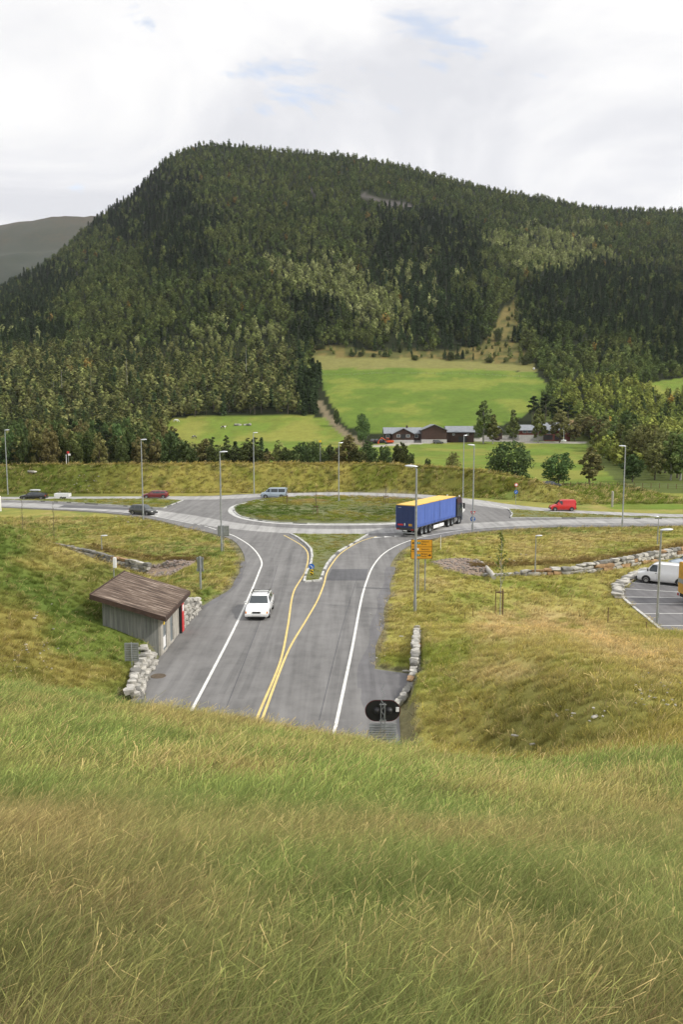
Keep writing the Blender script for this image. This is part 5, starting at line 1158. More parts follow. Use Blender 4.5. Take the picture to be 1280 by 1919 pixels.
# sign at the far right of the roundabout
x, y, z = P(967, 945); e = empty('road_sign', (x, y, z)); ht = PD(967, 908, y)[2]; MB().cyl((0, 0, -.2), (0, 0, ht+.2), .04, .04, 8).build('post', M['galv'], e)
mb = MB(); disc(mb, .33, 0, -.06, ht-.05); p_ = mb.build('red_disc', M['red_sign'], e); mb = MB(); disc(mb, .22, 0, -.08, ht-.05); mb.build('centre', M['white_sign'], p_); mb = MB(); disc(mb, .33, 0, -.06, PD(967, 922, y)[2]); p_ = mb.build('blue_disc', M['blue_sign'], e); mb = MB(); mb.box((0, -.075, PD(967, 922, y)[2]), (.32, .01, .08), M=Matrix.Rotation(-PI/4, 3, 'Y')); mb.build('arrow', M['white_sign'], p_); tag(e, 'red round sign above a blue one at the embankment foot on the right', 'road sign')
# backs of signs
def sign_back(px, base, y, z, xw, top, bot, label, ribs=3, name='road_sign', rz=0, w2=.06):
    x = PD(px, 800, y)[0]; e = empty(name, (x, y, z), rz); zt = PD(px, top, y)[2]-z; zb = PD(px, bot, y)[2]-z; w = xw/FPX*y
    MB().cyl((0, -.06, -.3), (0, -.06, zt+.05), w2, w2, 8).build('post', M['galv'], e); p_ = MB().bbox((-w/2, 0, zb), (w/2, .03, zt)).build('panel', M['galv'], e)
    mb = MB(); n = ribs
    for k in range(n): zz_ = zb+(zt-zb)*(k+.5)/n; mb.bbox((-w/2, -.03, zz_-.02), (w/2, -.002, zz_+.02))
    mb.bbox((-w/2-.015, -.035, zb-.01), (-w/2+.02, -.001, zt+.01)); mb.bbox((w/2-.02, -.035, zb-.01), (w/2+.015, -.001, zt+.01)); mb.build('ribs', M['galv'], p_); tag(e, label, 'road sign'); return e
sign_back(233, 1290, 43.5, H1(-11.9, 43.5), 26, 1205, 1239, 'ribbed grey back of a road sign by the nearest boulder wall on the left', 8, w2=.03)
sign_back(415, 1033, P(415, 1033)[1]+.22, 0, 21, 985, 1005, 'ribbed grey back of a wide sign mounted on the lamp post in the bend', 4, w2=.04)
sb = sign_back(369.5, 1108, 66.5, 0, 11, 1044, 1071, 'tall grey sign back with clamps beside the road beyond the concrete building', 2, w2=.1)
mb = MB(); zz1 = PD(369, 1047, 66.5)[2]
for dz in (0, -.95): mb.bbox((-.3, -.13, zz1+dz-.08), (-.22, .02, zz1+dz+.08)); mb.bbox((.22, -.13, zz1+dz-.08), (.3, .02, zz1+dz+.08))
mb.build('clamp', M['galv'], sb)
# box on pole
yb_ = 58.0; x = PD(203.5, 800, yb_)[0]; z = H1(x, yb_); e = empty('junction_box_post', (x, yb_, z)); zt = PD(203, 1045, yb_)[2]-z; MB().cyl((0, 0, -.3), (0, 0, zt-.1), .04, .04, 8).build('post', M['galv'], e); zb2 = PD(203, 1064, yb_)[2]-z; MB().bbox((-.02, -.12, zb2), (.2, .12, zt)).build('box', M['white_sign'], e, bevel=.02); tag(e, 'small pale box on a thin post behind the concrete building roof', 'junction box')
# signal board above the portal
yb_ = 31.0; x = PD(721, 800, yb_)[0]; e = empty('tunnel_signal', (x, yb_, 0)); zc = PD(721, 1334, yb_)[2]; W_ = 69/FPX*yb_; Hh = 41/FPX*yb_/math.cos(.3); r_ = Hh/2
def stad(w, h, n=16):
    r = h/2; a = w/2-r; return [(a+r*math.cos(t), r*math.sin(t)) for t in np.linspace(-PI/2, PI/2, n)]+[(-a+r*math.cos(t), r*math.sin(t)) for t in np.linspace(PI/2, 1.5*PI, n)]
mb = MB(); mb.prism(stad(W_, Hh), -.02, .02); mb.xform(Matrix.Translation((0, .14, zc)) @ Matrix.Rotation(PI/2, 4, 'X')); bp = mb.build('backboard', M['black_sign'], e)
rim_ = MB(); o1 = stad(W_, Hh); o2 = stad(W_-.03, Hh-.03); n = len(o1); vs = [(a, .115, zc+b) for a, b in o1]+[(a, .115, zc+b) for a, b in o2]; rim_.add(vs, [(k, (k+1) % n, n+(k+1) % n, n+k) for k in range(n)]); rim_.build('red_rim', M['darkred'], bp)
for dx in (-.24, .26):
    mb = MB(); mb.lathe([(0, -.16), (.07, -.15), (.125, -.09), (.14, 0), (.14, .03)], 18, (dx, .10, zc+.02), 'Y'); mb.build('signal_housing', M['black'], bp, sm=50)
MB().bbox((.53, .08, zc-.03), (.66, .118, zc+.15)).build('terminal_box', M['white_sign'], bp)
mast = MB()
for dx in (-.08, .08):
    for dy in (-.06, .08): mast.cyl((dx, dy, -.1), (dx, dy, zc+.34), .017, .017, 6)
for k in range(18):
    za = k*.22; s_ = 1 if k % 2 else -1
    for dy in (-.06, .08): mast.cyl((-.08*s_, dy, za), (.08*s_, dy, za+.22), .008, .008, 5)
mast.bbox((-.14, -.07, zc+.30), (.14, -.03, zc+.34)); mast.bbox((-.14, -.07, zc-.36), (.14, -.03, zc-.32)); mast.build('lattice_post', M['galv'], e)
sg = MB(); zs = zc-.50
sg.bbox((-.56, .02, zs-.03), (.56, .05, zs)); 
for k in range(7): sg.bbox((-.55, .03, zs-.12-k*.1), (.55, .05, zs-.05-k*.1)); sg.bbox((-.55, -.005, zs-.115-k*.1), (.55, .029, zs-.095-k*.1))
sg.build('sign_back', M['galv'], e); tag(e, 'black oval traffic signal backboard seen from behind on a lattice post above the grassy brow', 'traffic signal')
# small posts
def stake(px, py, h, label, m='wood_stake', name='post', r=.03, cat='post', y=None, z=None):
    if y is None: x, y, z = groundhit(px, py)
    else: x = PD(px, 800, y)[0]; z = H1(x, y) if z is None else z
    mb = MB(); mb.lathe([(0, -.2), (r, -.2), (r, h*.97), (r*.5, h), (0, h)], 8); tag(mb.build(name, M[m], loc=(x, y, z)), label, cat)
stake(887, 1156, .75, 'short dark stake on the slope behind the white boulder wall', r=.025)
stake(872, 1160, .5, 'shorter stake left of another on the slope near the near lamp', r=.02)
stake(1140, 1168, 1.2, 'dark stake standing in the straw-coloured grass left of the car park', r=.035)
stake(1212, 1178, .5, 'small stake at the car park edge', r=.03)
stake(826, 1030, 1.6, 'thin white marker post on the grass right of the orange sign', 'white_sign', 'marker_post', .03)
stake(1154, 957, 2.6, 'grey square-topped post in the low field behind the right road', 'conc_light', 'marker_post', .18, y=132, z=0)
stake(0.5, 958, 2.4, 'pale post at the very left edge beside the near lane', 'white_sign', 'marker_post', .12)
stake(121, 880, 2.1, 'plain white post on the embankment top at the left', 'white_sign', 'marker_post', .06, y=166)
for px, t, col, lab in ((125, 849, 'red_sign', 'red and white signal on a thin post behind the left embankment'), (600, 828, 'yellow_sign', 'thin post with a small yellow top behind the embankment')):
    y = 170; x = PD(px, 800, y)[0]; zt = PD(px, t, y)[2]; z = H1(x, y); e = empty('signal_post', (x, y, z)); MB().cyl((0, 0, -.2), (0, 0, zt-z), .05, .04, 8).build('post', M['galv'], e); MB().bbox((-.22, -.12, zt-z-.1), (.18, .1, zt-z+.35)).build('head', M[col], e); 
    if px == 125: MB().bbox((.0, -.14, zt-z-.55), (.45, .05, zt-z-.12)).build('panel', M['white_sign'], e)
    tag(e, lab, 'signal post')

mb = MB()
for poly in ([(805,1053),(835,1047),(880,1046),(905,1054),(925,1080),(880,1078),(840,1070)], [(268,1074),(285,1060),(315,1050),(352,1045),(372,1050),(345,1065),(320,1078),(292,1082)]):
    k = 0
    while k < 260:
        px, py = rs.uniform(265, 930), rs.uniform(1044, 1083)
        if not pip(np.array([px]), np.array([py]), poly)[0]: continue
        x, y, z = groundhit(px, py, 60, 110); s = rs.uniform(.07, .2); stone(mb, (x, y, z+s*.15), (s*1.4, s, s*.6), rs.uniform(0, 3), rs, 0 if rs.random() < .7 else 1); k += 1
tag(mb.build('gravel', [M['stone_brown'], M['stone_dark']], sm=50), 'brown gravel stones covering the two bare mounds beside the road', 'gravel', kind='stuff')
# ---------------------------------------------------------------- vehicles (front towards local +X)
class Car:
    def __init__(s, name, label, cat, loc, rz, st, paint, wheels, wr, hw, wins=(), ws=None, rw=None, rim='rim', glassm='glass', arch=True, group=None):
        s.e = empty(name, loc, rz); s.st = st = sorted(st, key=lambda a: -a[0]); s.paint = paint; mb = MB(); K = 17
        for (x, zl, zb, zt, w, wt) in st:
            half = [(0, zl), (.86*w, zl), (.975*w, zl+.10), (w, zl+.42*(zb-zl)), (.985*w, zb-.05), (.955*w, zb), (wt, zt-.06), (wt*.84, zt-.008), (0, zt+.012)]
            ring = half+[(-a, b) for a, b in half[-2:0:-1]]; K = len(ring)
            for a, b in ring: mb.v.append((x, a, b))
        for j in range(len(st)-1):
            for k in range(K): mb.f.append((j*K+k, j*K+(k+1) % K, (j+1)*K+(k+1) % K, (j+1)*K+k)); mb.m.append(0)
        mb.f += [tuple(range(K)), tuple((len(st)-1)*K+k for k in range(K))]; mb.m += [0, 0]
        s.body = mb.build('body', paint, s.e, sm=42); g = M[glassm]
        for pts in wins:
            for sd in (-1, 1): s.side(pts, sd, g, 'side_window')
        if ws: s.quad(ws, g, 'windscreen')
        if rw: s.quad(rw, g, 'rear_window')
        for wx in wheels:
            for sd in (-1, 1):
                if arch:
                    ar = MB(); n = 18; ro = wr+.07; pts = [(ro*math.cos(t), ro*math.sin(t)) for t in np.linspace(-.12, PI+.12, n)]; ar.add([(wx+a, sd*(hw+.004), wr+b) for a, b in pts], [tuple(range(n))]); ar.build('wheel_arch', M['black'], s.e)
                t_ = MB(); t_.lathe([(wr*.62, -.10), (wr*.93, -.105), (wr, -.07), (wr, .07), (wr*.93, .10), (wr*.62, .09)], 22, (0, 0, 0), 'Y'); w_ = t_.build('wheel', M['rubber'], s.e, (wx, sd*(hw-.075), wr), sm=40)
                r_ = MB(); r_.lathe([(0, sd*.10), (wr*.2, sd*.10), (wr*.25, sd*.07), (wr*.6, sd*.085), (wr*.66, sd*.08), (wr*.66, -sd*.05), (0, -sd*.05)], 18, (0, 0, 0), 'Y'); r_.build('rim', M[rim], w_, sm=35)
        tag(s.e, label, cat, group)
    def P_(s, x):
        xs = [q[0] for q in s.st][::-1]; return [float(np.interp(x, xs, [q[i] for q in s.st][::-1])) for i in range(1, 6)]
    def ysurf(s, x, z):
        zl, zb, zt, w, wt = s.P_(x)
        if z <= zb: return w if z < zb-.05 else .97*w
        return .955*w+(wt-.955*w)*(z-zb)/max(zt-.06-zb, .01)
    def side(s, pts, sd, m, name, off=.012):
        n = len(pts); vs = [(x, sd*(s.ysurf(x, z)+off), z) for x, z in pts]; return MB().add(vs, [tuple(range(n))]).build(name, m, s.e)
    def quad(s, q, m, name, off=.015):
        (x0, y0, z0), (x1, y1, z1) = q; d = Vector((x1-x0, 0, z1-z0)); n = Vector((-d.z, 0, d.x)).normalized(); n = n if n.z > 0 else -n; o = n*off
        cols = 7; vs = []
        for k in range(cols):
            t = -1+2*k/(cols-1); b = .05*(1-t*t)*(1 if x0 > x1 else -1); vs += [(x0+o.x+b, y0*t, z0+o.z), (x1+o.x+b*.8, y1*t, z1+o.z+.01)]
        return MB().add(vs, [(2*k, 2*k+2, 2*k+3, 2*k+1) for k in range(cols-1)]).build(name, m, s.e, sm=60)
    def box(s, a, b, m, name, bev=0, par=None): return MB().bbox(a, b).build(name, M[m], par or s.e, bevel=bev)
    def pair(s, a, b, m, name, bev=0):
        s.box(a, b, m, name, bev); s.box((a[0], -a[1], a[2]), (b[0], -b[1], b[2]), m, name, bev)
def face(rz_from, rz_to): return math.atan2(rz_to[1]-rz_from[1], rz_to[0]-rz_from[0])
# white estate car coming towards the camera
x, y, _ = P(481.5, 1163); cy_ = y+2.36
c = Car('estate_car', 'white estate car with roof bars and lit headlights driving towards the camera', 'car', (x-.02, cy_, 0), -PI/2-.01,
    [(2.37, .27, .58, .62, .70, .62), (2.30, .2, .64, .69, .82, .72), (2.05, .18, .74, .80, .87, .78), (1.3, .18, .86, .93, .88, .78), (1.02, .18, .89, .97, .88, .76), (.36, .18, .92, 1.40, .88, .64), (-.6, .18, .93, 1.45, .88, .655), (-1.7, .18, .94, 1.43, .87, .645), (-2.18, .2, .94, 1.33, .85, .63), (-2.32, .25, .88, .98, .8, .7), (-2.37, .3, .7, .74, .74, .66)],
    M['white_paint'], (1.42, -1.24), .31, .88, wins=[[(.72, .96), (-.28, .97), (-.28, 1.33), (.33, 1.30)], [(-.36, .97), (-1.22, .98), (-1.22, 1.34), (-.36, 1.33)], [(-1.30, .98), (-2.05, 1.0), (-1.95, 1.28), (-1.30, 1.33)]], ws=((.99, .71, .965), (.40, .60, 1.385)), rw=((-2.26, .62, 1.0), (-2.14, .56, 1.28)))
c.box((2.34, -.84, .30), (2.46, .84, .50), 'white_paint', 'bumper', .03); c.box((2.455, -.66, .22), (2.468, .66, .31), 'black', 'air_intake'); c.box((2.345, -.30, .52), (2.40, .30, .66), 'chrome', 'grille_frame', .01); c.box((2.402, -.27, .54), (2.408, .27, .64), 'black', 'grille')
c.box((2.461, -.26, .36), (2.47, .26, .47), 'plate', 'number_plate')
for sd in (-1, 1):
    h = MB().bbox((2.28, sd*.40, .50), (2.385, sd*.70, .67)).build('headlight', M['headlight_on'], c.e, bevel=.02); MB().bbox((2.2, sd*.705, .51), (2.37, sd*.81, .66)).build('indicator', M['amber'], c.e, bevel=.02)
    m_ = MB().box((.82, sd*.98, 1.0), (.12, .2, .13)).build('mirror', M['white_paint'], c.e, bevel=.03); MB().box((.76, sd*.98, 1.0), (.01, .16, .1)).build('mirror_glass', M['chrome'], m_)
    MB().cyl((.1, sd*.62, 1.49), (-1.9, sd*.60, 1.49), .018).build('roof_rail', M['chrome'], c.e); MB().bbox((-2.33, sd*.58, .72), (-2.2, sd*.8, 1.0)).build('tail_light', M['tail'], c.e)
for xx in (-.25, -1.05):
    mb = MB(); mb.box((xx, 0, 1.55), (.06, 1.34, .03)); mb.box((xx, .64, 1.51), (.10, .07, .1)); mb.box((xx, -.64, 1.51), (.10, .07, .1)); mb.build('roof_bar', M['black'], c.e)
c.box((2.02, -.02, .805), (2.1, .02, .81), 'black', 'badge')
# vans
T4 = lambda d=0: [(2.38, .32, .78, .86, .76, .68), (2.28, .24, .90, 1.0, .88, .76), (1.72, .22, 1.03, 1.14, .92, .78), (.92, .22, 1.08, 1.86, .92, .74), (.6, .22, 1.1, 1.92, .92, .745), (-2.15, .22, 1.1, 1.94, .92, .745), (-2.36, .3, 1.1, 1.86, .905, .73), (-2.41, .36, 1.08, 1.78, .89, .72)]
x, y, _ = P(501, 934.5)
wv = Car('minivan', 'silver-blue minivan with dark side windows driving round the far side of the roundabout', 'van', (P(513, 934)[0], P(513, 934)[1]+.9, 0), PI-.06, T4(), M['silverblue'], (1.5, -1.45), .33, .92,
    wins=[[(1.42, 1.14), (.62, 1.14), (.62, 1.76), (.98, 1.76)], [(.50, 1.14), (-.75, 1.14), (-.75, 1.76), (.50, 1.76)], [(-.85, 1.14), (-2.1, 1.14), (-2.1, 1.74), (-.85, 1.76)]], ws=((1.68, .72, 1.14), (.98, .68, 1.8)), rw=((-2.42, .62, 1.15), (-2.38, .58, 1.72)))
wv2 = Car('panel_van', 'white panel van parked in the car park', 'van', (0, 0, 0), 0, T4(), M['white_paint'], (1.5, -1.45), .34, .92, wins=[[(1.42, 1.14), (.55, 1.14), (.55, 1.76), (.98, 1.76)]], ws=((1.68, .72, 1.14), (.98, .68, 1.8)))
fx, fy = wp(1213, 1093)[:2]; rx, ry = wp(1268, 1099)[:2]; a = math.atan2(fy-ry, fx-rx); mx_, my_ = fx-math.cos(a)*1.5+math.sin(a)*.9*-1, fy-math.sin(a)*1.5+.85
wv2.e.location = (mx_+.95, my_, PARKZ); wv2.e.rotation_euler = (0, 0, a)
for v, col in ((wv, 'silverblue'), (wv2, 'white_paint')):
    v.box((2.33, -.86, .34), (2.44, .86, .58), 'dark', 'bumper', .03); v.pair((2.2, .5, .68), (2.35, .8, .86), 'headlight', 'headlight', .02); v.pair((-2.42, .72, .8), (-2.30, .87, 1.2), 'tail', 'tail_light'); v.box((-2.46, -.84, .36), (-2.36, .84, .52), 'dark', 'rear_bumper', .02); v.box((2.441, -.25, .42), (2.447, .25, .53), 'plate', 'number_plate')
    for sd in (-1, 1): MB().box((1.35, sd*1.02, 1.28), (.12, .16, .24)).build('mirror', M['dark'], v.e, bevel=.03); MB().bbox((.58, sd*.925, .98), (.72, sd*.945, 1.03)).build('door_handle', M['dark'], v.e)
    for sd in (-1, 1): MB().bbox((.52, sd*.921, .4), (.535, sd*.9235, 1.05)).build('door_gap', M['dark'], v.e)
# red van
KG = [(2.0, .3, .62, .69, .66, .60), (1.9, .22, .74, .82, .80, .70), (1.32, .2, .9, 1.0, .83, .70), (1.1, .2, .93, 1.06, .83, .70), (.5, .2, .98, 1.68, .83, .67), (.15, .2, 1.0, 1.78, .83, .68), (-1.78, .2, 1.0, 1.80, .83, .68), (-1.95, .3, .98, 1.70, .81, .66), (-1.99, .4, .95, 1.6, .79, .65)]
fx, fy, _ = P(1041, 957.5); rx, ry, _ = P(1073, 958.5); a = math.atan2(fy-ry, fx-rx)
kv = Car('panel_van', 'small red panel van on the road at the right', 'van', ((fx+rx)/2, (fy+ry)/2+.8, 0), PI-.05, KG, M['red_paint'], (1.3, -1.3), .3, .83, wins=[[(1.0, 1.03), (.12, 1.03), (.12, 1.6), (.55, 1.6)]], ws=((1.08, .66, 1.07), (.54, .62, 1.65)), rw=((-2.0, .55, 1.05), (-1.96, .5, 1.55)))
kv.box((1.93, -.78, .28), (2.04, .78, .5), 'dark', 'bumper', .03); kv.pair((1.78, .45, .62), (1.96, .74, .78), 'headlight', 'headlight', .02); kv.box((-2.06, -.8, .28), (-1.94, .8, .6), 'dark', 'rear_bumper', .03); kv.pair((-2.0, .66, .9), (-1.9, .80, 1.3), 'tail', 'tail_light'); MB().cyl((-1.7, -.5, 1.78), (-1.95, -.5, 2.25), .012).build('aerial', M['black'], kv.e)
for sd in (-1, 1): MB().box((.95, sd*.93, 1.1), (.12, .16, .16)).build('mirror', M['dark'], kv.e, bevel=.02)
def hatch(L=4.2, W=.86, H=1.5, tail=.35, nose=.62):
    h = L/2; return [(h, .28, nose-.05, nose, W*.78, W*.7), (h-.08, .2, nose+.02, nose+.08, W*.92, W*.82), (h-.75, .18, nose+.2, nose+.28, W, W*.86), (h-1.1, .18, nose+.24, nose+.32, W, W*.85), (h-1.75, .18, nose+.3, H-.05, W, W*.73), (h-2.4, .18, nose+.32, H, W, W*.745), (-h+tail+.25, .18, nose+.33, H-.06, W*.99, W*.73), (-h+.12, .22, nose+.34, nose+.55, W*.95, W*.74), (-h, .3, nose+.2, nose+.26, W*.85, W*.75)]
def finish(v, L, W, nose=.62, on=False):
    h = L/2; v.box((h-.06, -W*.9, .26), (h+.05, W*.9, .46), 'dark' if not on else 'dark', 'bumper', .03); v.pair((h-.22, W*.48, nose-.1), (h+.01, W*.86, nose+.04), 'headlight', 'headlight', .02); v.pair((-h-.01, W*.62, .66), (-h+.15, W*.9, .86), 'tail', 'tail_light'); v.box((-h-.05, -W*.9, .28), (-h+.06, W*.9, .5), 'dark', 'rear_bumper', .03)
    for sd in (-1, 1): MB().box((h-1.4, sd*(W+.09), nose+.34), (.12, .16, .13)).build('mirror', M['dark'], v.e, bevel=.02)
def hc(name, label, px, py, rz, paint, L=4.2, W=.86, H=1.5, tail=.35, wins=None, loc=None, nose=.62, rim='rim'):
    x, y, z = P(px, py) if loc is None else loc; h = L/2; zb = nose+.34; wt = H-.14
    w = wins or [[(h-1.35, zb), (-.05, zb), (-.05, wt), (h-1.85, wt)], [(-.12, zb), (-.95, zb), (-.95, wt), (-.12, wt)], [(-1.02, zb), (-h+.42, zb+.04), (-h+.42+tail*.6, wt-.03), (-1.02, wt)]]
    v = Car(name, label, 'car', (x, y, z), rz, hatch(L, W, H, tail, nose), paint, (h-.82, -h+.78), .31, W, wins=w, ws=((h-1.12, W*.82, nose+.34), (h-1.72, W*.68, H-.08)), rw=((-h+.16, W*.7, nose+.56), (-h+tail+.2, W*.66, H-.1)), rim=rim); finish(v, L, W, nose); return v
hc('hatchback', 'dark grey hatchback waiting behind a lamp post at the left entry to the roundabout', 268, 964, -.42, M['darkgrey_paint'], 4.25, .87, 1.55, .3)
hc('estate_car', 'dark red estate car on the far left road', 291, 933.5, PI+.02, M['darkred'], 4.7, .87, 1.45, .12)
bc = hc('saloon_car', 'black hatchback with a grey roof box towing a trailer on the far left road', 63, 936, PI, M['black_paint'], 4.65, .84, 1.4, 1.0)
mb = MB(); mb.v = []; N = 12
for t, w, hh in [(-.95, .25, .12), (-.85, .36, .28), (0, .4, .36), (.7, .36, .3), (.95, .2, .1)]:
    for k in range(N): a = 2*PI*k/N; mb.v.append((t-.25, math.copysign(abs(math.cos(a))**.6, math.cos(a))*w, 1.68+math.copysign(abs(math.sin(a))**.6, math.sin(a))*hh/2))
for j in range(4):
    for k in range(N): mb.f.append((j*N+k, j*N+(k+1) % N, (j+1)*N+(k+1) % N, (j+1)*N+k)); mb.m.append(0)
mb.f += [tuple(range(N)), tuple(4*N+k for k in range(N))]; mb.m += [0, 0]; rb = mb.build('roof_box', M['cloth_grey'], bc.e, sm=50); mb = MB(); mb.box((.3, 0, 1.46), (.06, 1.2, .07)); mb.box((-.7, 0, 1.46), (.06, 1.2, .07)); mb.build('roof_bar', M['black'], bc.e)
# light trailer
x, y, _ = P(116, 936); e = empty('trailer', (x, y+.3, 0), PI); body = MB()
body.bbox((-1.3, -.75, .5), (1.3, .75, .56)); body.bbox((-1.3, -.77, .5), (1.3, -.73, 1.1)); body.bbox((-1.3, .73, .5), (1.3, .77, 1.1)); body.bbox((-1.32, -.72, .5), (-1.28, .72, 1.1)); body.bbox((1.28, -.72, .5), (1.32, .72, 1.1)); body.build('body', M['white_paint'], e); MB().cyl((1.2, 0, .45), (2.5, 0, .45), .04).build('drawbar', M['galv'], e)
for sd in (-1, 1): t_ = MB(); t_.lathe([(.15, -.08), (.26, -.08), (.28, -.05), (.28, .05), (.26, .08), (.15, .08)], 18, (0, sd*.82, .28), 'Y'); w_ = t_.build('wheel', M['rubber'], e); r_ = MB(); r_.lathe([(0, .05), (.16, .06), (.16, -.05), (0, -.05)], 14, (0, sd*.82, .28), 'Y'); r_.build('rim', M['rim'], w_)
tag(e, 'small pale box trailer on the far left road', 'trailer')
hc('parked_car', 'black car parked under the round single tree in the field', 0, 0, .15, M['black_paint'], 4.2, .85, 1.4, .4, loc=(PD(1036, 800, 170)[0], 170, 0))
sc_ = hc('parked_car', 'silver car just showing behind the white van in the car park', 0, 0, PI-.1, M['silverblue'], 4.3, .87, 1.45, .4, loc=(wp(1300, 1066)[0], wp(1300, 1066)[1]+.3, PARKZ))
# yellow box truck at the right edge
x, y = wp(1271, 1138); x += .95; e = empty('box_truck', (x, y+.1, PARKZ)); hT = PD(1272, 1062, y)[2]-PARKZ
MB().bbox((0, 0, .75), (5.2, 2.3, hT)).build('body', M['truck_yellow'], e, bevel=.06); MB().bbox((-.012, -.012, 1.62), (5.21, 2.31, 1.98)).build('grey_stripe', M['galv'], e); MB().bbox((.15, .1, .42), (7.0, 2.2, .74)).build('chassis', M['black'], e); MB().bbox((5.4, .05, .6), (7.1, 2.25, 2.4)).build('cab', M['truck_yellow'], e, bevel=.12); MB().bbox((7.09, .3, 1.5), (7.12, 2.0, 2.2)).build('windscreen', M['glass'], e); MB().bbox((-.05, .05, .5), (.0, .3, .7)).build('tail_light', M['tail'], e); MB().bbox((-.05, 2.0, .5), (.0, 2.25, .7)).build('tail_light', M['tail'], e)
for wx in (1.2, 6.0):
    for wy_ in (.15, 2.15): t_ = MB(); t_.lathe([(.25, -.12), (.42, -.12), (.45, -.08), (.45, .08), (.42, .12), (.25, .12)], 20, (wx, wy_, .45), 'Y'); w_ = t_.build('wheel', M['rubber'], e); r_ = MB(); r_.lathe([(0, .06), (.26, .08), (.26, -.08), (0, -.06)], 16, (wx, wy_, .45), 'Y'); r_.build('rim', M['rim'], w_)
tag(e, 'yellow box truck with a grey stripe at the right end of the car park', 'truck')

# ---------------------------------------------------------------- articulated lorry
r1 = Vector(P(791, 1003.2)[:2]); r2 = Vector(P(861.5, 981.5)[:2]); d = (r2-r1).normalized(); a = math.atan2(d.y, d.x); nrm = Vector((-d.y, d.x))
org = r1-d*2.35+nrm*1.22; lo = empty('articulated_lorry', (org.x, org.y, 0), a); s_ = (r2-r1).length/12.95
TL = 13.6; HT = 4.0; FL = 1.18; HW = 1.275
mb = MB()     # curtain side: slightly rippled between posts
for sd in (-1, 1):
    n = 60; vs = []
    for k in range(n+1):
        x_ = .12+(TL-.24)*k/n; rip = .012*math.sin(k*1.1)+.008*math.sin(k*2.7)
        for z_, f_ in ((FL, .3), (FL+.5, 1), (2.6, 1.2), (HT-.4, 1), (HT-.12, .2)): vs.append((x_, sd*(HW+rip*f_), z_))
    mb.add(vs, [(k*5+j, (k+1)*5+j, (k+1)*5+j+1, k*5+j+1) for k in range(n) for j in range(4)])
cur = mb.build('curtain', M['curtain_blue'], lo, sm=60)
mb = MB()
for sd in (-1, 1):
    for k in range(27): mb.box((.4+k*.495, sd*(HW+.014), FL+.13), (.045, .02, .34))
    for x_ in (3.1, 6.1): mb.box((x_, sd*(HW+.012), 2.5), (.02, .012, 2.5))
mb.build('buckle_straps', M['door_blue'], cur)
MB().bbox((0, -HW-.01, HT-.115), (TL, HW+.01, HT)).build('roof', M['roof_yellow'], lo, bevel=.03)
fr2 = MB()
for x_ in (.05, TL-.05):
    for sd in (-1, 1): fr2.bbox((x_-.06, sd*(HW-.07), FL-.05), (x_+.06, sd*(HW+.02), HT-.12))
fr2.build('corner_post', M['curtain_blue'], lo); MB().bbox((TL-.03, -HW+.07, FL), (TL+.03, HW-.07, HT+.02)).build('bulkhead', M['black_paint'], lo)
for sd in (-1, 1):
    dr = MB().bbox((-.02, .01 if sd > 0 else -HW+.02, FL), (.03, HW-.02 if sd > 0 else -.01, HT-.13)).build('rear_door', M['door_blue'], lo); lb = MB()
    for yy in (.35, .95): lb.cyl((-.035, sd*yy, FL+.02), (-.035, sd*yy, HT-.15), .014, .014, 6)
    lb.build('lock_bar', M['door_blue'], dr)
MB().bbox((-.03, .25, 1.42), (-.022, 1.05, 1.62)).build('reflective_panel', M['red_sign'], lo); MB().bbox((-.03, -.95, 1.38), (-.022, -.45, 1.68)).build('reflective_panel', M['truck_yellow'], lo); MB().bbox((-.03, .0, 1.42), (-.022, .12, 1.72)).build('notice', M['plate'], lo); MB().bbox((-.03, .55, 3.62), (-.022, 1.0, 3.68)).build('lettering_strip', M['cloth_grey'], lo)
ch = MB(); ch.bbox((.1, -.55, .82), (13.0, -.35, 1.16)); ch.bbox((.1, .35, .82), (13.0, .55, 1.16)); ch.bbox((0, -HW, 1.06), (TL, HW, 1.17)); ch.build('chassis', M['dark'], lo)
MB().bbox((-.06, -1.2, .48), (.06, 1.2, .60)).build('underrun_bar', M['galv'], lo); MB().bbox((-.04, -1.2, .86), (.02, 1.2, 1.06)).build('light_bar', M['dark'], lo)
for sd in (-1, 1): MB().bbox((-.06, sd*.78, .89), (-.035, sd*1.17, 1.02)).build('tail_light', M['tail'], lo); MB().bbox((6.1, sd*1.16, .42), (9.6, sd*1.22, .84)).build('side_guard', M['white_sign'], lo)
MB().bbox((-.065, -.26, .72), (-.055, .26, .85)).build('number_plate', M['plate'], lo)
def bigwheel(x_, r=.5, sides=(-1, 1), y_=1.08):
    for sd in sides: t_ = MB(); t_.lathe([(r*.58, -.16), (r*.95, -.17), (r, -.12), (r, .12), (r*.95, .17), (r*.58, .16)], 24, (x_, sd*y_, r), 'Y'); w_ = t_.build('wheel', M['rubber'], lo, sm=40); r_ = MB(); r_.lathe([(0, sd*.15), (r*.16, sd*.15), (r*.18, sd*.04), (r*.5, sd*.02), (r*.6, sd*.13), (r*.6, -sd*.1), (0, -sd*.1)], 18, (x_, sd*y_, r), 'Y'); r_.build('rim', M['galv'], w_, sm=35)
for x_ in (2.35, 3.66, 4.97): bigwheel(x_)
for x_ in (11.35, 12.7): bigwheel(x_, .51, (-1, 1), 1.06)
bigwheel(15.25, .51, (-1, 1), 1.06)
cab = MB()      # tractor cab: side profile extruded across
prof = [(14.25, .95), (14.25, 3.55), (14.6, 3.78), (15.9, 3.72), (16.15, 3.35), (16.33, 2.3), (16.42, 1.2), (16.42, .45), (15.85, .42), (15.8, .95), (14.7, 1.1)]
cab.prism(prof, -1.24, 1.24); cab.xform(Matrix.Rotation(PI/2, 4, 'X')); cab.build('cab', M['navy_paint'], lo, bevel=.05)
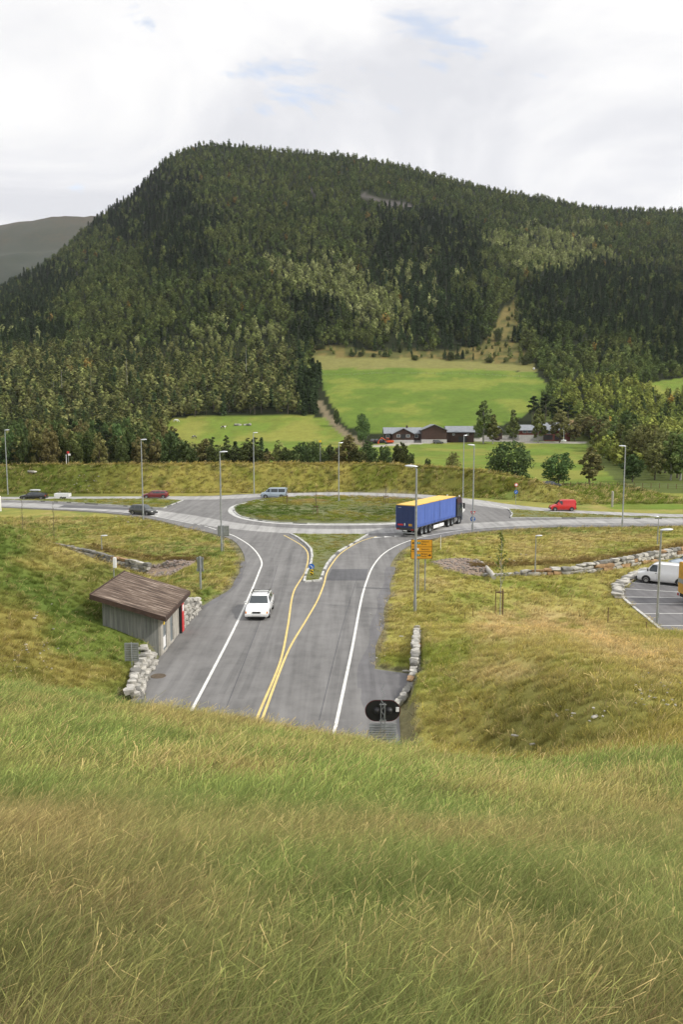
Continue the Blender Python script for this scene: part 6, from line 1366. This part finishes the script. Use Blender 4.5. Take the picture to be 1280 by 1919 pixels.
for sd in (-1, 1):
    MB().add([(15.25, sd*1.255, 2.0), (16.12, sd*1.255, 1.95), (16.05, sd*1.255, 2.75), (15.25, sd*1.255, 2.85)], [(0, 1, 2, 3)]).build('side_window', M['glass'], lo); m_ = MB().box((16.3, sd*1.48, 2.45), (.14, .22, .8)).build('mirror', M['black'], lo, bevel=.03); MB().box((16.2, sd*1.38, 2.8), (.05, .3, .05)).build('mirror_arm', M['black'], m_)
    MB().bbox((13.4, sd*.75, .45), (14.6, sd*1.22, 1.0)).build('fuel_tank', M['chrome'], lo, bevel=.06); MB().bbox((14.26, sd*1.10, 1.2), (14.5, sd*1.235, 3.5)).build('side_deflector', M['navy_paint'], lo); fm = MB(); fm.lathe([(.56, -.2), (.6, -.2), (.6, .2), (.56, .2)], 20, (15.25, sd*1.06, .51), 'Y'); fm.build('wheel_arch', M['navy_paint'], lo)
MB().add([(16.2, -1.05, 2.0), (16.2, 1.05, 2.0), (16.05, 1.0, 3.0), (16.05, -1.0, 3.0)], [(0, 1, 2, 3)]).build('windscreen', M['glass'], lo)
mb = MB(); mb.lathe([(0, 0), (.09, 0), (.09, .14), (.05, .2), (0, .2)], 12, (15.9, -.9, 3.72)); mb.lathe([(0, 0), (.09, 0), (.09, .14), (.05, .2), (0, .2)], 12, (15.9, .9, 3.72)); mb.build('beacon', M['white_sign'], lo)
MB().bbox((11.0, -.45, .6), (16.0, .45, .95)).build('tractor_frame', M['dark'], lo); lo.scale = (s_, 1, 1)
mf = MB()
for x_ in (11.35, 12.7):
    for sd in (-1, 1): mf.box((x_, sd*1.06, 1.06), (1.1, .42, .04))
mf.build('mudguard', M['black'], lo)
tag(lo, 'blue curtain-sided articulated lorry with a yellow roof and dark cab leaving the roundabout', 'lorry')

# ---------------------------------------------------------------- farm
def house(name, label, px0, px1, y, dep, base, eave, ridge, wallm, axis='x', found=None, wins=(), roofm='slate', doors=(), over=.5, chim=None, bz=None):
    x0 = PD(px0, 800, y)[0]; x1 = PD(px1, 800, y)[0]; z0 = PD(0, base, y)[2]; ze = PD(0, eave, y)[2]-z0; zr = PD(0, ridge, y)[2]-z0; w = x1-x0; e = empty(name, ((x0+x1)/2, y, z0)); fz = 0 if not found else PD(0, found, y)[2]-z0; mb = MB()
    if axis == 'x': pr = [(0, -1.5), (dep, -1.5), (dep, ze), (dep/2, zr-.15), (0, ze)]; mb.prism(pr, -w/2, w/2); mb.xform(Matrix(((0, 0, 1, 0), (1, 0, 0, 0), (0, 1, 0, 0), (0, 0, 0, 1))))
    else: pr = [(-w/2, -1.5), (w/2, -1.5), (w/2, ze), (0, zr-.15), (-w/2, ze)]; mb.prism(pr, 0, dep); mb.xform(Matrix(((1, 0, 0, 0), (0, 0, 1, 0), (0, 1, 0, 0), (0, 0, 0, 1))))
    mb.build('wall', wallm, e)
    if found: MB().bbox((-w/2-.04, -.05, -1.5), (w/2+.04, dep+.05, fz)).build('plinth', M['plaster'], e)
    rf = MB(); th = .22
    if axis == 'x':
        for s in (0, 1):
            ya, yb = (-over, dep/2) if s == 0 else (dep/2, dep+over); sl = (zr-ze)/(dep/2); za = ze-over*sl if s == 0 else zr; zb = zr if s == 0 else ze-over*sl
            rf.add([(-w/2-over, ya, za), (w/2+over, ya, za), (w/2+over, yb, zb), (-w/2-over, yb, zb), (-w/2-over, ya, za+th), (w/2+over, ya, za+th), (w/2+over, yb, zb+th), (-w/2-over, yb, zb+th)], [(0, 3, 2, 1), (4, 5, 6, 7), (0, 1, 5, 4), (1, 2, 6, 5), (2, 3, 7, 6), (3, 0, 4, 7)])
    else:
        sl = (zr-ze)/(w/2)
        for s in (-1, 1):
            xa = s*(w/2+over); za = ze-over*sl; rf.add([(xa, -over, za), (0, -over, zr), (0, dep+over, zr), (xa, dep+over, za), (xa, -over, za+th), (0, -over, zr+th), (0, dep+over, zr+th), (xa, dep+over, za+th)], [(0, 3, 2, 1), (4, 5, 6, 7), (0, 1, 5, 4), (1, 2, 6, 5), (2, 3, 7, 6), (3, 0, 4, 7)])
    r_ = rf.build('roof', M[roofm], e)
    if chim is not None: MB().bbox((chim-.4, dep/2-.4, zr-.6), (chim+.4, dep/2+.4, zr+1.0)).build('chimney', M['wood_brown'], r_)
    for (a, b, c_, d_) in wins:   # pixel rectangles
        xa = PD(a, 800, y)[0]-(x0+x1)/2; xb = PD(c_, 800, y)[0]-(x0+x1)/2; za = PD(0, d_, y)[2]-z0; zb = PD(0, b, y)[2]-z0
        f_ = MB().bbox((xa-.1, -.09, za-.1), (xb+.1, -.06, zb+.1)).build('window', M['trim'], e); MB().bbox((xa, -.1, za), (xb, -.095, zb)).build('pane', M['window'], f_)
    for (a, b, c_, d_) in doors:
        xa = PD(a, 800, y)[0]-(x0+x1)/2; xb = PD(c_, 800, y)[0]-(x0+x1)/2; za = PD(0, d_, y)[2]-z0; zb = PD(0, b, y)[2]-z0; MB().bbox((xa, -.08, za), (xb, -.055, zb)).build('door', M['black'], e)  # black panel; on the garage and carport it paints the shaded inside
    tag(e, label, 'building'); return e
house('farmhouse', 'low dark brown farmhouse with a grey roof and chimney at the left of the farm', 721, 790, 343, 9, 830, 812, 802, M['wood_brown'], 'x', 825.5, [(724, 815, 730, 820), (778, 815, 784, 820)], chim=2)
house('farmhouse_wing', 'gabled front wing of the low dark farmhouse with a balcony', 737, 776, 338, 6, 831, 813, 803, M['wood_brown'], 'y', 824.5, [(744, 815, 750, 819), (762, 815, 768, 819)], doors=[(752, 814, 760, 822)])
house('barn', 'dark brown gabled barn over a pale plaster base in the middle of the farm', 791, 838, 338, 14, 831, 806, 796, M['wood_brown'], 'y', 823.5, doors=[(812, 824.5, 822, 830)])
house('long_barn', 'long dark barn with a grey roof joined to the right of the gabled barn', 838.5, 889, 344, 9, 830, 809.5, 799.5, M['wood_brown'], 'x', None, [(849, 813, 852, 815.5), (876, 813, 879, 815.5)], doors=[(860, 818, 876, 828)])
house('garage', 'small open-fronted garage between the birches, behind the gravel yard', 930, 942, 352, 7, 817, 806, 800, M['wood_brown'], 'y', None, doors=[(932, 808, 940, 816.5)])
house('house', 'red wooden house with grey roof half hidden by trees, right of the farm', 974, 1022, 352, 9, 824, 806, 797, M['wood_red'], 'x', 815, [(981, 806.5, 987, 811), (990, 806.5, 996, 811), (1000, 806.5, 1005, 811)])
house('house', 'red house end with a dark carport beneath pale eaves, behind the pale leafy tree', 1022, 1070, 350, 9, 826, 806, 793, M['wood_red'], 'x', None, [(1026, 808, 1033, 813)], doors=[(1020.5, 815, 1037, 824), (1041, 815, 1060, 824)], roofm='slate')
# flagpole and machinery
x, y, z = PD(1057, 826, 338); e = empty('flagpole', (x, y, z)); MB().cyl((0, 0, -.5), (0, 0, PD(0, 806, 338)[2]-z), .08, .05, 8).build('pole', M['white_sign'], e); mb = MB(); mb.lathe([(0, -.2), (1.1, -.2), (1.1, .35), (0, .5)], 14); mb.build('base', M['white_sign'], e); tag(e, 'white pole on a round white base in front of the red house', 'flagpole')
x, y, z = PD(729, 832, 332); e = empty('excavator', (x, y, z+.0), PI)
MB().bbox((-1.6, -1.2, -.3), (1.6, -.7, .6)).build('track', M['black'], e, bevel=.15); MB().bbox((-1.6, .7, -.3), (1.6, 1.2, .6)).build('track', M['black'], e, bevel=.15); MB().bbox((-2.0, -1.1, .65), (1.0, 1.1, 1.5)).build('body', M['orange_paint'], e, bevel=.12); c_ = MB().bbox((.0, .1, 1.5), (1.1, 1.1, 2.5)).build('cab', M['orange_paint'], e, bevel=.08); MB().bbox((.1, .05, 1.7), (1.05, 1.12, 2.3)).build('window', M['glass'], c_)
mb = MB()
for p0, p1, w_ in (((.9, -.2, 1.2), (3.0, -.2, 2.6), .22), ((3.0, -.2, 2.6), (4.4, -.2, 1.0), .18)):
    mb.cyl(p0, p1, w_, w_*.8, 6)
mb.build('boom', M['orange_paint'], e); MB().bbox((4.0, -.7, .1), (4.7, .3, .9)).build('bucket', M['orange_paint'], e, bevel=.1); tag(e, 'orange excavator parked in front of the low farmhouse', 'excavator')
for px, lab, m_ in ((708, 'dark car parked left of the farm buildings', 'black_paint'), (700, 'grey car at the left end of the farmyard', 'darkgrey_paint'), (716, 'dark vehicle parked close beside the orange excavator', 'navy_paint')):
    x, y, z = PD(px, 829, 342); hc('parked_car', lab, 0, 0, 1.2, M[m_], 4.3, .87, 1.6, .3, loc=(x, y, H1(x, y)))
x, y, z = PD(822, 828, 334); hc('parked_car', 'blue-grey car parked in front of the gabled barn', 0, 0, .05, M['darkgrey_paint'], 4.2, .86, 1.5, .3, loc=(x, y, H1(x, y)))
# cows: one continuous skinned body each
def cow(px, py, rz, label, patch, graze=True, y0=300, y1=420, s=1.0, grp=None):
    ax, az = ray(px, py); yy = np.linspace(y0-40, y1+60, 3000); hz = H(ax*yy, yy, False); k = int(np.argmax(EYE+az*yy < hz)); x, y, z = float(ax*yy[k]), float(yy[k]), float(hz[k])
    V = [(0, 0, 1.05), (-.55, 0, 1.1), (-.95, 0, 1.1), (.55, 0, 1.1), (.95, 0, 1.15), (1.3, 0, .85 if graze else 1.35), (1.6, 0, .35 if graze else 1.5), (1.85, 0, .18 if graze else 1.4), (-1.1, 0, .95), (-1.15, 0, .45)]
    E = [(0, 1), (1, 2), (0, 3), (3, 4), (4, 5), (5, 6), (6, 7), (2, 8), (8, 9)]; Rr = [.36, .36, .3, .36, .28, .17, .15, .1, .05, .03]
    for bx, par, kn in ((-.85, 2, -.95), (.72, 3, .72)):
        for sd in (-1, 1):
            i = len(V); V += [(bx, sd*.22, .75), (kn if bx < 0 else bx+.02, sd*.23, .45), (bx+.02, sd*.23, .03)]; E += [(par, i), (i, i+1), (i+1, i+2)]; Rr += [.16, .085, .065]
    me = bpy.data.meshes.new('cow'); me.from_pydata([Vector(v)*s for v in V], E, []); o = link('cow', me, loc=(x, y, z), rot=(0, 0, rz)); md = o.modifiers.new('skin', 'SKIN'); sk = me.skin_vertices[0].data
    for v, r in zip(sk, Rr): v.radius = (r*s, r*s)
    sk[0].use_root = True; o.modifiers.new('sub', 'SUBSURF').levels = 1; me.materials.append(patch); tag(o, label, 'cow' if s > .7 else 'sheep', grp); return o
pm = bpy.data.materials.new('cow_hide'); pm.use_nodes = True; t = pm.node_tree; tcn = nd(t, 'ShaderNodeTexCoord'); t.links.new(ramp(t, noise(t, tcn.outputs['Object'], .9, 2, .5), [(.48, (.03, .025, .02)), (.5, (.6, .58, .52))], 'CONSTANT'), t.nodes['Principled BSDF'].inputs['Base Color'])
cow(418, 804, .3, 'black and white cow standing in the middle of the left field', pm, False); cow(364, 822, 2.6, 'black and white cow grazing low in the left field near the hedge', pm); cow(329, 791, 0, 'pale cow at the top left corner of the left field', M['trim'], True)
x, y = PD(1001, 695, 522)[:2]; mb = MB(); mb.lathe([(0, -.6), (.55, -.6), (.62, -.5), (.62, .5), (.55, .6), (0, .6)], 18, (0, 0, .6), 'Y'); tag(mb.build('hay_bale', M['white_sign'], loc=(x, y, H1(x, y)), sm=40), 'white wrapped bale at the top right corner of the upper field', 'bale')
x, y, z = groundhit(455, 797, 260, 420); mb = MB(); 
for k in range(22): stone(mb, (rs.uniform(-3.5, 3.5), rs.uniform(-1, 1), rs.uniform(0, .8)), (1.2, .8, .7), rs.uniform(0, 3), rs, rs.choice([0, 1]))
tag(mb.build('stone_heap', [M['stone'], M['stone_dark']], loc=(x, y, z), sm=50), 'grey heap of field stones in the left field', 'stone heap')
# dead pale stems among the young wood
for i, (px, b, t) in enumerate([(461, 675, 655), (237, 700, 678), (115, 722, 700), (170, 735, 712), (100, 740, 722)]):
    y = 430; x, _, z = PD(px, b, y); mb = MB(); mb.cyl((0, 0, -6), (0, 0, PD(0, t, y)[2]-z+2), .11, .05, 6); tag(mb.build('dead_tree', M['birch_bark'], loc=(x, y, z)), 'bare white dead trunk standing above the young wood on the left', 'dead tree', 'bare white trunks in the left wood')

def fence(pts_px, y_of, n, label, hgt=1.1):
    e = None; P_ = []
    for k in range(n):
        t = k/(n-1); px = np.interp(t, np.linspace(0, 1, len(pts_px)), [p[0] for p in pts_px]); y = float(np.interp(t, np.linspace(0, 1, len(y_of)), y_of)); x = PD(px, 800, y)[0]; P_.append((x, y, H1(x, y)))
    e = empty('field_fence', P_[0])
    for q in P_: MB().cyl((q[0]-P_[0][0], q[1]-P_[0][1], q[2]-P_[0][2]-.3), (q[0]-P_[0][0], q[1]-P_[0][1], q[2]-P_[0][2]+hgt), .07, .06, 6).build('fence_post', M['wood_stake'], e)
    w = MB()
    for a, b in zip(P_[:-1], P_[1:]):
        for h in (.35, .7, 1.0): w.cyl([a[i]-P_[0][i]+(h if i == 2 else 0) for i in range(3)], [b[i]-P_[0][i]+(h if i == 2 else 0) for i in range(3)], .012, .012, 4, cap=False)
    w.build('wire', M['galv'], e); tag(e, label, 'fence')
fence([(1060,0),(1130,0),(1210,0),(1290,0)], [172, 170, 168, 166], 16, 'post and wire fence along the far side of the low green field')
fence([(592,0),(700,0),(850,0),(1004,0)], [500, 502, 502, 498], 30, 'post and wire fence across the top of the upper field', 1.3)
# ---------------------------------------------------------------- haze
HZ = bpy.data.materials.new('haze_air'); HZ.use_nodes = True; t = HZ.node_tree; t.nodes.clear(); o_ = nd(t, 'ShaderNodeOutputMaterial'); v_ = nd(t, 'ShaderNodeVolumePrincipled'); v_.inputs['Density'].default_value = HAZE; v_.inputs['Color'].default_value = (.86, .91, 1, 1); v_.inputs['Anisotropy'].default_value = .2; t.links.new(v_.outputs[0], o_.inputs['Volume'])
hz_ = MB().bbox((-5400, -120, -420), (5400, 3300, 980)).build('haze', HZ); hz_['kind'] = 'stuff'
